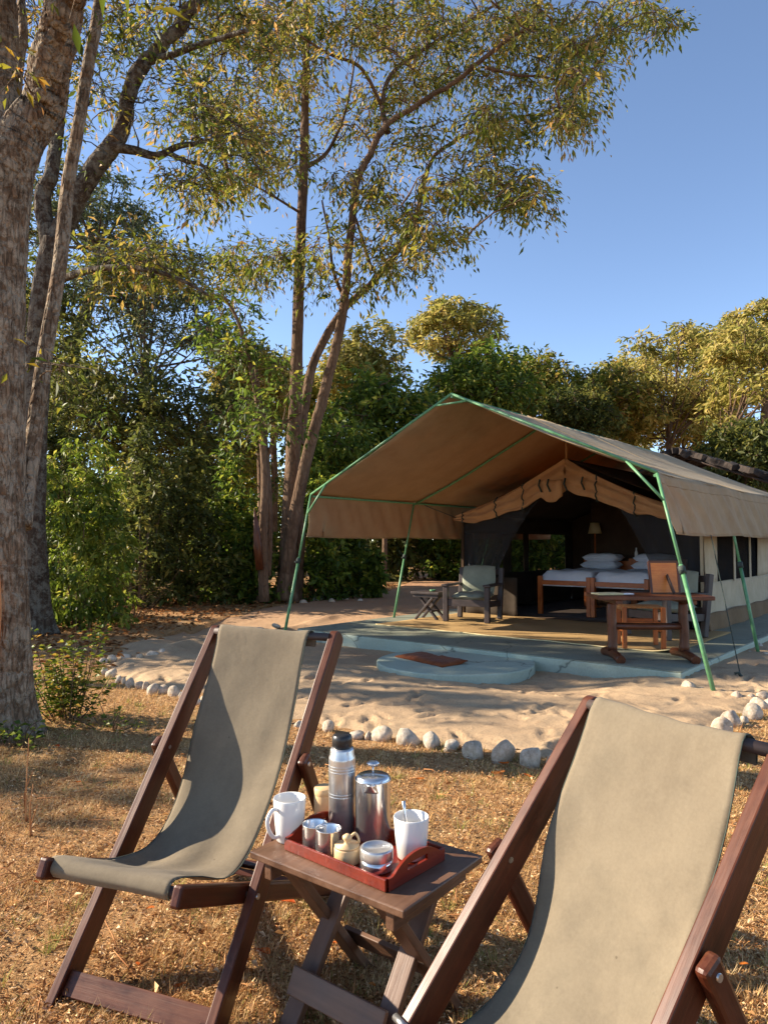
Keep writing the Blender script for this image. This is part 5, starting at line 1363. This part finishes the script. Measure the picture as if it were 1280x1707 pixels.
# --- slim split tree just left of it
Y4 = 15.5
b4 = (at(437, 985, Y4)[0], Y4)
limbs = [(PX(Y4, [(440, 1003), (438, 900), (442, 800), (434, 700), (424, 640), (410, 580), (395, 530), (370, 490)]), 0.12, 0.025),
         (PX(Y4, [(446, 960, .2), (450, 860, .2), (446, 760, .2), (440, 690, .3), (432, 620, .3), (428, 580, .4)]), 0.085, 0.025),
         (PX(Y4, [(446, 760, .2), (462, 720, 0), (480, 700, -.2), (500, 690, -.4)]), 0.05, 0.02)]
cl = pads([(370, 530, 50, 45, 20), (440, 640, 46, 40, 12), (395, 580, 36, 34, 12), (450, 720, 55, 30, 9), (400, 690, 50, 30, 8)], Y4, 1.2)
sl_t = make_tree('slim_tree', 'slim split stemmed tree leaning left beside the twin trunked tree', b4, limbs, cl, 'leaf_green', 'bark_mid', 30, 0.5, 0.15, 0.058, twig=0.012, fine=True)
spn = at(432, 880, Y4 - .12) - np.array([b4[0], b4[1], 0])
MB().tube([spn + np.array([0.02, 0, -0.9]), spn + np.array([-0.02, -0.05, -0.4]), spn + np.array([-0.06, -0.06, 0.1]), spn + np.array([-0.10, -0.04, 0.45])], [0.09, 0.10, 0.06, 0.004], 8, wob=0.1).build('split_stem', 'log_wood', sl_t)

# --- background trees
def blob(name, label, cx, cy, rx, ry, Y0, ncl, per, leafmat, llen, lwid, style='round', group=None, bark='bark_mid', trunkpx=None, cat='tree', spread=None, bias=None, seed=0):
    c = at(cx, cy, Y0); a_ = rx * Y0 / F; b_ = ry * Y0 / F
    tx_ = (at(trunkpx, 900, Y0)[0] if trunkpx else c[0] + rng.uniform(-.2, .2) * a_)
    base = np.array([tx_, Y0, 0.0])
    fork = np.array([tx_ * 0.7 + c[0] * 0.3, Y0, max(0.6, c[2] - b_ * (0.75 if style == 'round' else 0.9))])
    tr = max(0.06, 0.021 * c[2])
    limbs = [([base, (base + fork) / 2 + rng.normal(0, 0.03 * c[2], 3) * np.array([1, 1, 0]), fork, fork * 0.5 + c * 0.5], tr, tr * 0.6)]
    cl = []
    if style == 'umbrella':
        npad = 70
        for k in range(npad):
            th_ = k * 2.399 + rng.uniform(-.5, .5); q = math.sqrt((k + 0.5) / npad)
            zc = b_ * (0.9 * (1 - q * q) ** 0.35 - 1.25 * rng.uniform(0, 1) ** 1.5)
            pc = c + np.array([a_ * 0.86 * q * math.cos(th_), a_ * 0.86 * q * math.sin(th_), zc]); pr_ = a_ * rng.uniform(0.12, 0.30)
            if k % 4 == 0: sq_ = rng.uniform(-0.5, 0.6); st0 = fork + (c - fork) * sq_; limbs.append(([st0, st0 * 0.4 + pc * 0.6 + np.array([0, 0, -0.06 * b_]), pc - np.array([0, 0, 0.05 * b_])], tr * 0.26, tr * 0.07))
            for _ in range(max(2, ncl // npad)):
                t_ = rng.uniform(0, 6.283); r_ = rng.uniform(0, 1) ** 0.5
                cl.append(pc + np.array([pr_ * r_ * math.cos(t_), pr_ * r_ * math.sin(t_), 0.10 * b_ * (1 - r_ * r_) + rng.normal(0, 0.05) * b_]))
    else:
        lobes = unit(rng.normal(0, 1, (9, 3)))
        for k in range(5):
            d = lobes[k] * np.array([a_, a_, b_]) * 0.6; limbs.append(([fork * 0.7 + c * 0.3, c + d * 0.4, c + d], tr * 0.5, tr * 0.1))
        for _ in range(ncl):
            d = unit(rng.normal(0, 1, (1, 3)))[0]; bump_ = 0.72 + 0.34 * max(0, (lobes @ d).max() - 0.55) / 0.45
            r_ = rng.uniform(0.05, 1) ** 0.42 * bump_ * rng.uniform(0.85, 1.15)
            p = c + d * np.array([a_, a_, b_]) * r_
            if p[2] > 0.15: cl.append(p)
    sp_ = spread if spread else a_ * (0.15 if style == 'umbrella' else 0.24)
    return make_tree(name, label, base, limbs, cl, leafmat, bark, per, sp_, llen, lwid, cat=cat, group=group, twig=0.012 + 0.0005 * Y0, droop=0.35, flat=0.2 if style == 'umbrella' else 0.75, sides=8, bias=bias)
GBT = 'trees behind the tent'
blob('acacia_tree', 'domed golden crowned tree rising highest behind the tent ridge', 755, 560, 84, 60, 38, 360, 17, 'leaf_gold', 0.30, 0.11, 'umbrella', GBT, trunkpx=760)
blob('acacia_tree', 'flat layered golden acacia above the thatched roof', 1125, 650, 112, 100, 36, 460, 17, 'leaf_gold', 0.27, 0.10, 'umbrella', GBT, trunkpx=1112)
blob('acacia_tree', 'broad golden acacia crown at the far end of the tent', 1262, 640, 105, 112, 30, 420, 17, 'leaf_gold', 0.25, 0.09, 'umbrella', GBT, trunkpx=1190)
blob('acacia_tree', 'thin stemmed acacia between the two golden crowns', 1190, 690, 70, 70, 40, 240, 17, 'leaf_gold', 0.28, 0.10, 'umbrella', GBT, trunkpx=1150)
blob('broadleaf_tree', 'dense dark green tree directly behind the porch gable', 640, 730, 110, 130, 25, 340, 40, 'leaf_green', 0.22, 0.10, 'round', GBT)
blob('broadleaf_tree', 'rounded green tree behind the tent ridge', 790, 660, 110, 80, 29, 330, 40, 'leaf_green', 0.23, 0.10, 'round', GBT)
blob('broadleaf_tree', 'olive green tree showing above the tent roof', 880, 650, 90, 66, 34, 260, 36, 'leaf_mid', 0.25, 0.11, 'round', GBT)
blob('broadleaf_tree', 'small olive tree beside the flat acacia', 960, 690, 70, 62, 31, 240, 36, 'leaf_dark', 0.23, 0.10, 'round', GBT)
blob('broadleaf_tree', 'pale olive tree low behind the tent roof slope', 1030, 700, 60, 60, 37, 200, 36, 'leaf_gold', 0.26, 0.11, 'round', GBT)
blob('broadleaf_tree', 'yellow green tree close beside the twin trunks', 600, 620, 80, 95, 31, 220, 34, 'leaf_gold', 0.25, 0.10, 'round', GBT)
blob('broadleaf_tree', 'dark olive tree filling the gap under the flat acacia', 1240, 760, 90, 60, 27, 220, 36, 'leaf_dark', 0.22, 0.10, 'round', GBT)
for cx, cy, rx, ry, Y0, lab in ((1050, 660, 80, 66, 41, 'golden flat crowned tree beside the flat layered acacia'), (1190, 620, 110, 70, 45, 'wide golden crown behind the thin stemmed acacia'), (1140, 720, 90, 60, 38, 'loose lower golden crown over the thatched roof'), (1290, 560, 90, 60, 34, 'highest golden crown past the tent end')):
    blob('acacia_tree', lab, cx, cy, rx, ry, Y0, 350, 17, 'leaf_gold', 0.27, 0.10, 'umbrella', GBT)
blob('broadleaf_tree', 'olive tree closing the dip between rounded and golden crowns', 985, 672, 84, 62, 36, 230, 34, 'leaf_mid', 0.24, 0.10, 'round', GBT)
GLT = 'trees at the forest edge'
blob('layered_tree', 'tall blue green feathery tree in layered tiers', 250, 530, 170, 100, 27, 520, 26, 'leaf_blue', 0.20, 0.07, 'umbrella', GLT, 'bark_dark', trunkpx=235)
blob('layered_tree', 'blue green layered tree behind the slim tree', 150, 370, 120, 80, 30, 320, 24, 'leaf_blue', 0.22, 0.08, 'umbrella', GLT, 'bark_dark', trunkpx=170)
blob('broadleaf_tree', 'dark tree in the shade behind the bright bush', 170, 680, 130, 110, 21, 260, 26, 'leaf_dark', 0.18, 0.08, 'round', GLT, 'bark_dark')
blob('broadleaf_tree', 'dark olive tree at the middle of the forest edge', 330, 700, 120, 110, 23, 260, 26, 'leaf_dark', 0.19, 0.08, 'round', GLT, 'bark_dark')
blob('broadleaf_tree', 'yellow lit tree seen through the forest edge', 420, 650, 80, 66, 30, 220, 36, 'leaf_gold', 0.22, 0.10, 'round', GLT)
blob('broadleaf_tree', 'green tree between slim tree and twin trunks', 540, 760, 80, 90, 22, 180, 28, 'leaf_green', 0.19, 0.09, 'round', GLT)
blob('broadleaf_tree', 'dark leafy tree on the shaded edge of the forest', 40, 560, 120, 150, 24, 240, 28, 'leaf_dark', 0.20, 0.09, 'round', GLT, 'bark_dark')
# unseen trees added beyond the left frame, crowns sized to shade the clearing
for k, (x, y, zc, r_, b_, nc) in enumerate([(-13.5, 11.7, 7.0, 1.8, 3.4, 190), (-14, 6.7, 6.0, 0.5, 0.8, 9), (-15, 9.7, 8.0, 0.5, 1.3, 9)]):
    cxp = 640 + F * x / y; cyp = 905 - F * (zc - H) / y
    blob('broadleaf_tree', 'unseen broadleaf tree added left of the clearing for its shade', cxp, cyp, r_ * F / y, b_ * F / y, y, nc, 30, 'leaf_dark', 0.22, 0.11, 'round', GLT, 'bark_dark', spread=max(0.5, r_ * .24))

for cx, cy, rx, ry, Y0, lm, lab in ((450, 640, 60, 60, 35, 'leaf_lime', 'sunlit yellow green tree glimpsed between the slim tree and twin trunks'), (240, 800, 50, 70, 33, 'leaf_lime', 'sunlit lime tree seen through a gap above the bright bush'),
                                (330, 840, 60, 70, 34, 'leaf_lime', 'sunlit yellow tree behind the dark thicket'), (120, 640, 60, 60, 34, 'leaf_lime', 'yellow lit crown behind the dark trunk'), (520, 680, 50, 80, 36, 'leaf_lime', 'bright tree crown just behind the twin trunks'), (400, 790, 60, 70, 36, 'leaf_lime', 'sunlit tree low behind the slim tree')):
    blob('broadleaf_tree', lab, cx, cy, rx, ry, Y0, 200, 30, lm, 0.24, 0.11, 'round', GLT)
# --- shrubs
def shrub(name, label, cx, cy, rx, ry, Y0, ncl, per, leafmat, llen, lwid, group='shrubs along the forest edge', droop=0.35, spread=None, bias=None):
    c = at(cx, cy, Y0); a_ = rx * Y0 / F; b_ = ry * Y0 / F
    base = np.array([c[0], Y0, 0.0]); limbs = []
    for k in range(6):
        tip = c + unit(rng.normal(0, 1, (1, 3)))[0] * np.array([a_, a_ * 0.7, b_]) * 0.6; tip[2] = max(tip[2], 0.3)
        r0 = base + np.array([rng.normal(0, a_ * 0.2), rng.normal(0, a_ * 0.15), 0])
        limbs.append(([r0, r0 * 0.5 + tip * 0.5 + np.array([0, 0, 0.1 * b_]), tip], 0.018 + 0.008 * b_, 0.006))
    cl = []; top = c[2] + b_; lob = rng.uniform(0, 6.28, 4)
    for _ in range(ncl):
        zz = rng.uniform(0.02, 1); t_ = rng.uniform(0, 6.283)
        rp = (1 - zz ** 2.6) ** 0.6 * (0.8 + 0.2 * min(1, zz * 4)) * (1 + 0.35 * math.sin(3 * t_ + lob[0]) + 0.25 * math.sin(5 * zz * 3 + lob[1]) + 0.2 * math.sin(7 * t_ + 9 * zz + lob[3]))
        r_ = rng.uniform(0.05, 1) ** 0.42 * rp * rng.uniform(0.85, 1.12)
        cl.append(np.array([c[0] + a_ * r_ * math.cos(t_), Y0 + a_ * 0.8 * r_ * math.sin(t_), 0.06 + zz * top * (1 + 0.28 * math.sin(2 * t_ + lob[2]))]))
    return make_tree(name, label, base, limbs, cl, leafmat, 'bark_mid', per, spread if spread else a_ * 0.26, llen, lwid, cat='shrub', group=group, twig=0.007, droop=droop, sides=6, wob=0.02, bias=bias)
shrub('leafy_bush', 'tall bright green bush behind the stout tree', 130, 890, 84, 96, 12.0, 210, 30, 'leaf_bright', 0.12, 0.046, droop=0.8)
shrub('leafy_bush', 'drooping bright green bush top beside the dark trunk', 175, 800, 50, 50, 12.6, 70, 28, 'leaf_bright', 0.13, 0.05, droop=0.9)
for k, (cx, cy, rx, ry, Y0, lm, lab) in enumerate([
    (230, 880, 70, 100, 15.5, 'leaf_dark', 'dark shrub in shade behind the bright bush'), (310, 890, 70, 90, 16.5, 'leaf_dark', 'dark thicket shrub at the shaded forest edge'),
    (380, 880, 60, 90, 17.5, 'leaf_green', 'dark green shrub left of the slim tree'), (350, 800, 80, 60, 19, 'leaf_dark', 'shadowy tall shrub filling the forest edge'),
    (250, 790, 70, 60, 19, 'leaf_dark', 'shadowy shrub below the blue green tree'), (420, 930, 46, 60, 16.8, 'leaf_green', 'low green shrub at the foot of the slim tree'),
    (545, 910, 40, 75, 17.5, 'leaf_green', 'green upright shrub under the porch valance'), (575, 930, 36, 50, 18.5, 'leaf_green', 'leafy shrub beside the track under the valance'),
    (520, 820, 50, 70, 19.5, 'leaf_green', 'green shrub behind the twin trunks'), (640, 890, 50, 60, 27, 'leaf_dark', 'dark shrub at the far end of the track'),
    (700, 880, 60, 60, 28, 'leaf_dark', 'dark bush closing the far track'), (760, 890, 60, 60, 27, 'leaf_green', 'sunlit bush beyond the tent side'),
    (830, 890, 60, 60, 26, 'leaf_green', 'green bush seen through the left tent windows'), (900, 890, 60, 60, 25, 'leaf_green', 'leafy bush outside the rear tent window'),
    (970, 890, 60, 70, 27, 'leaf_dark', 'dark bush behind the tent back wall'), (622, 962, 14, 26, 18, 'leaf_green', 'small green bush at the track edge'),
    (90, 760, 60, 120, 17, 'leaf_dark', 'dark tall shrub close behind the trunks'), (60, 960, 50, 60, 14, 'leaf_dark', 'dark low shrub behind the stout tree')]):
    shrub('forest_shrub', lab, cx, cy, rx, ry, Y0, int(80 + rx * ry * 0.018), 26, lm, 0.13 * Y0 / 15, 0.06 * Y0 / 15)
# far wood closing the view
N = 1500
X = rng.uniform(-48, 48, N); Y = rng.uniform(44, 60, N); zt = 6.5 + 1.6 * vnoise(X, Y, 0.15, 81) + 1.0 * vnoise(X, Y, 0.5, 82)
Z = zt * rng.uniform(0.02, 1, N) ** 0.8
fe = make_foliage('far_wood', 'leaf_dark', None, np.stack([X, Y, Z], 1), 60, 1.6, 0.42, 0.2, 0.3, flat=0.8)
prop(fe, 'distant green woodland closing the view behind the camp', 'woodland', kind='stuff')

# --- weeds
def weed(name, label, base, stems, leafmat, llen, lwid, per_stem, group=None, lean=0.25, stem='bark_mid'):
    b = np.array(base, float); e = empty(name, tuple(b), 0, label, 'plant', group)
    st_ = MB(); P_ = []; A_ = []
    for k, (dx_, dy_, h_) in enumerate(stems):
        o_ = np.array([dx_ * 0.3, dy_ * 0.3, 0]); tip = np.array([dx_, dy_, h_]); pts = catmull([o_, (o_ + tip) / 2 + rng.normal(0, 0.02, 3), tip], 6)
        st_.tube(pts, np.linspace(0.005, 0.002, len(pts)), 5)
        for _ in range(per_stem):
            s = rng.uniform(0.15, 1) ; p = pts[int(s * (len(pts) - 1))]; a_ = rng.uniform(0, 6.28)
            v = np.array([math.cos(a_), math.sin(a_), rng.uniform(-.2, .5)]); P_.append(p + v * 0.02 + (v * rng.uniform(0, .07) if s < .7 else 0)); A_.append(v)
    st_.build('stem', stem, e)
    P_ = np.array(P_); A_ = np.array(A_); n = len(P_); nr = rng.normal(0, 0.4, (n, 3)); nr[:, 2] += 1
    o = link(soup('leaf_mass', leaf_verts(P_, A_, nr, llen * rng.uniform(.5, 1.2, n), lwid * rng.uniform(.6, 1.2, n)), 4, LEAF_F, rng.uniform(0, 1, n)), 'leaf_mass', leafmat, e); o['kind'] = 'stuff'
    return e
q = gnd(112, 1200)
weed('sapling', 'yellow green weedy sapling growing at the foot of the stout tree', q, [(rng.normal(0, 0.2), rng.normal(0, 0.14), rng.uniform(0.35, 0.85)) for _ in range(22)], 'leaf_weed', 0.058, 0.036, 60)
q = gnd(30, 1245)
weed('ground_weed', 'low green weed in front of the stout tree root', q, [(rng.normal(0, 0.16), rng.normal(0, 0.08), rng.uniform(0.08, 0.24)) for _ in range(10)], 'leaf_green', 0.07, 0.045, 8)
q = gnd(185, 1215)
weed('ground_weed', 'sparse green sprigs between the sapling and the path stones', q, [(rng.normal(0, 0.3), rng.normal(0, 0.15), rng.uniform(0.05, 0.2)) for _ in range(12)], 'leaf_weed', 0.05, 0.03, 7)
for k, (x, y, h_) in enumerate([(42, 1370, 0.42), (50, 1395, 0.25), (290, 1318, 0.14), (1236, 1240, 0.14)]):
    q = gnd(x, y); weed('dry_stalk', 'thin dry grass stalk standing up from the lawn', q, [(0.01, 0, h_), (0.03, 0.01, h_ * 0.6)], 'straw', 0.03, 0.006, 10, 'dry stalks on the lawn', stem='scar_wood')
q = gnd(215, 1030)
weed('dry_bush', 'pale dry grassy tuft at the forest edge beside the path', q, [(rng.normal(0, 0.5), rng.normal(0, 0.3), rng.uniform(0.5, 1.1)) for _ in range(40)], 'straw', 0.10, 0.012, 10)
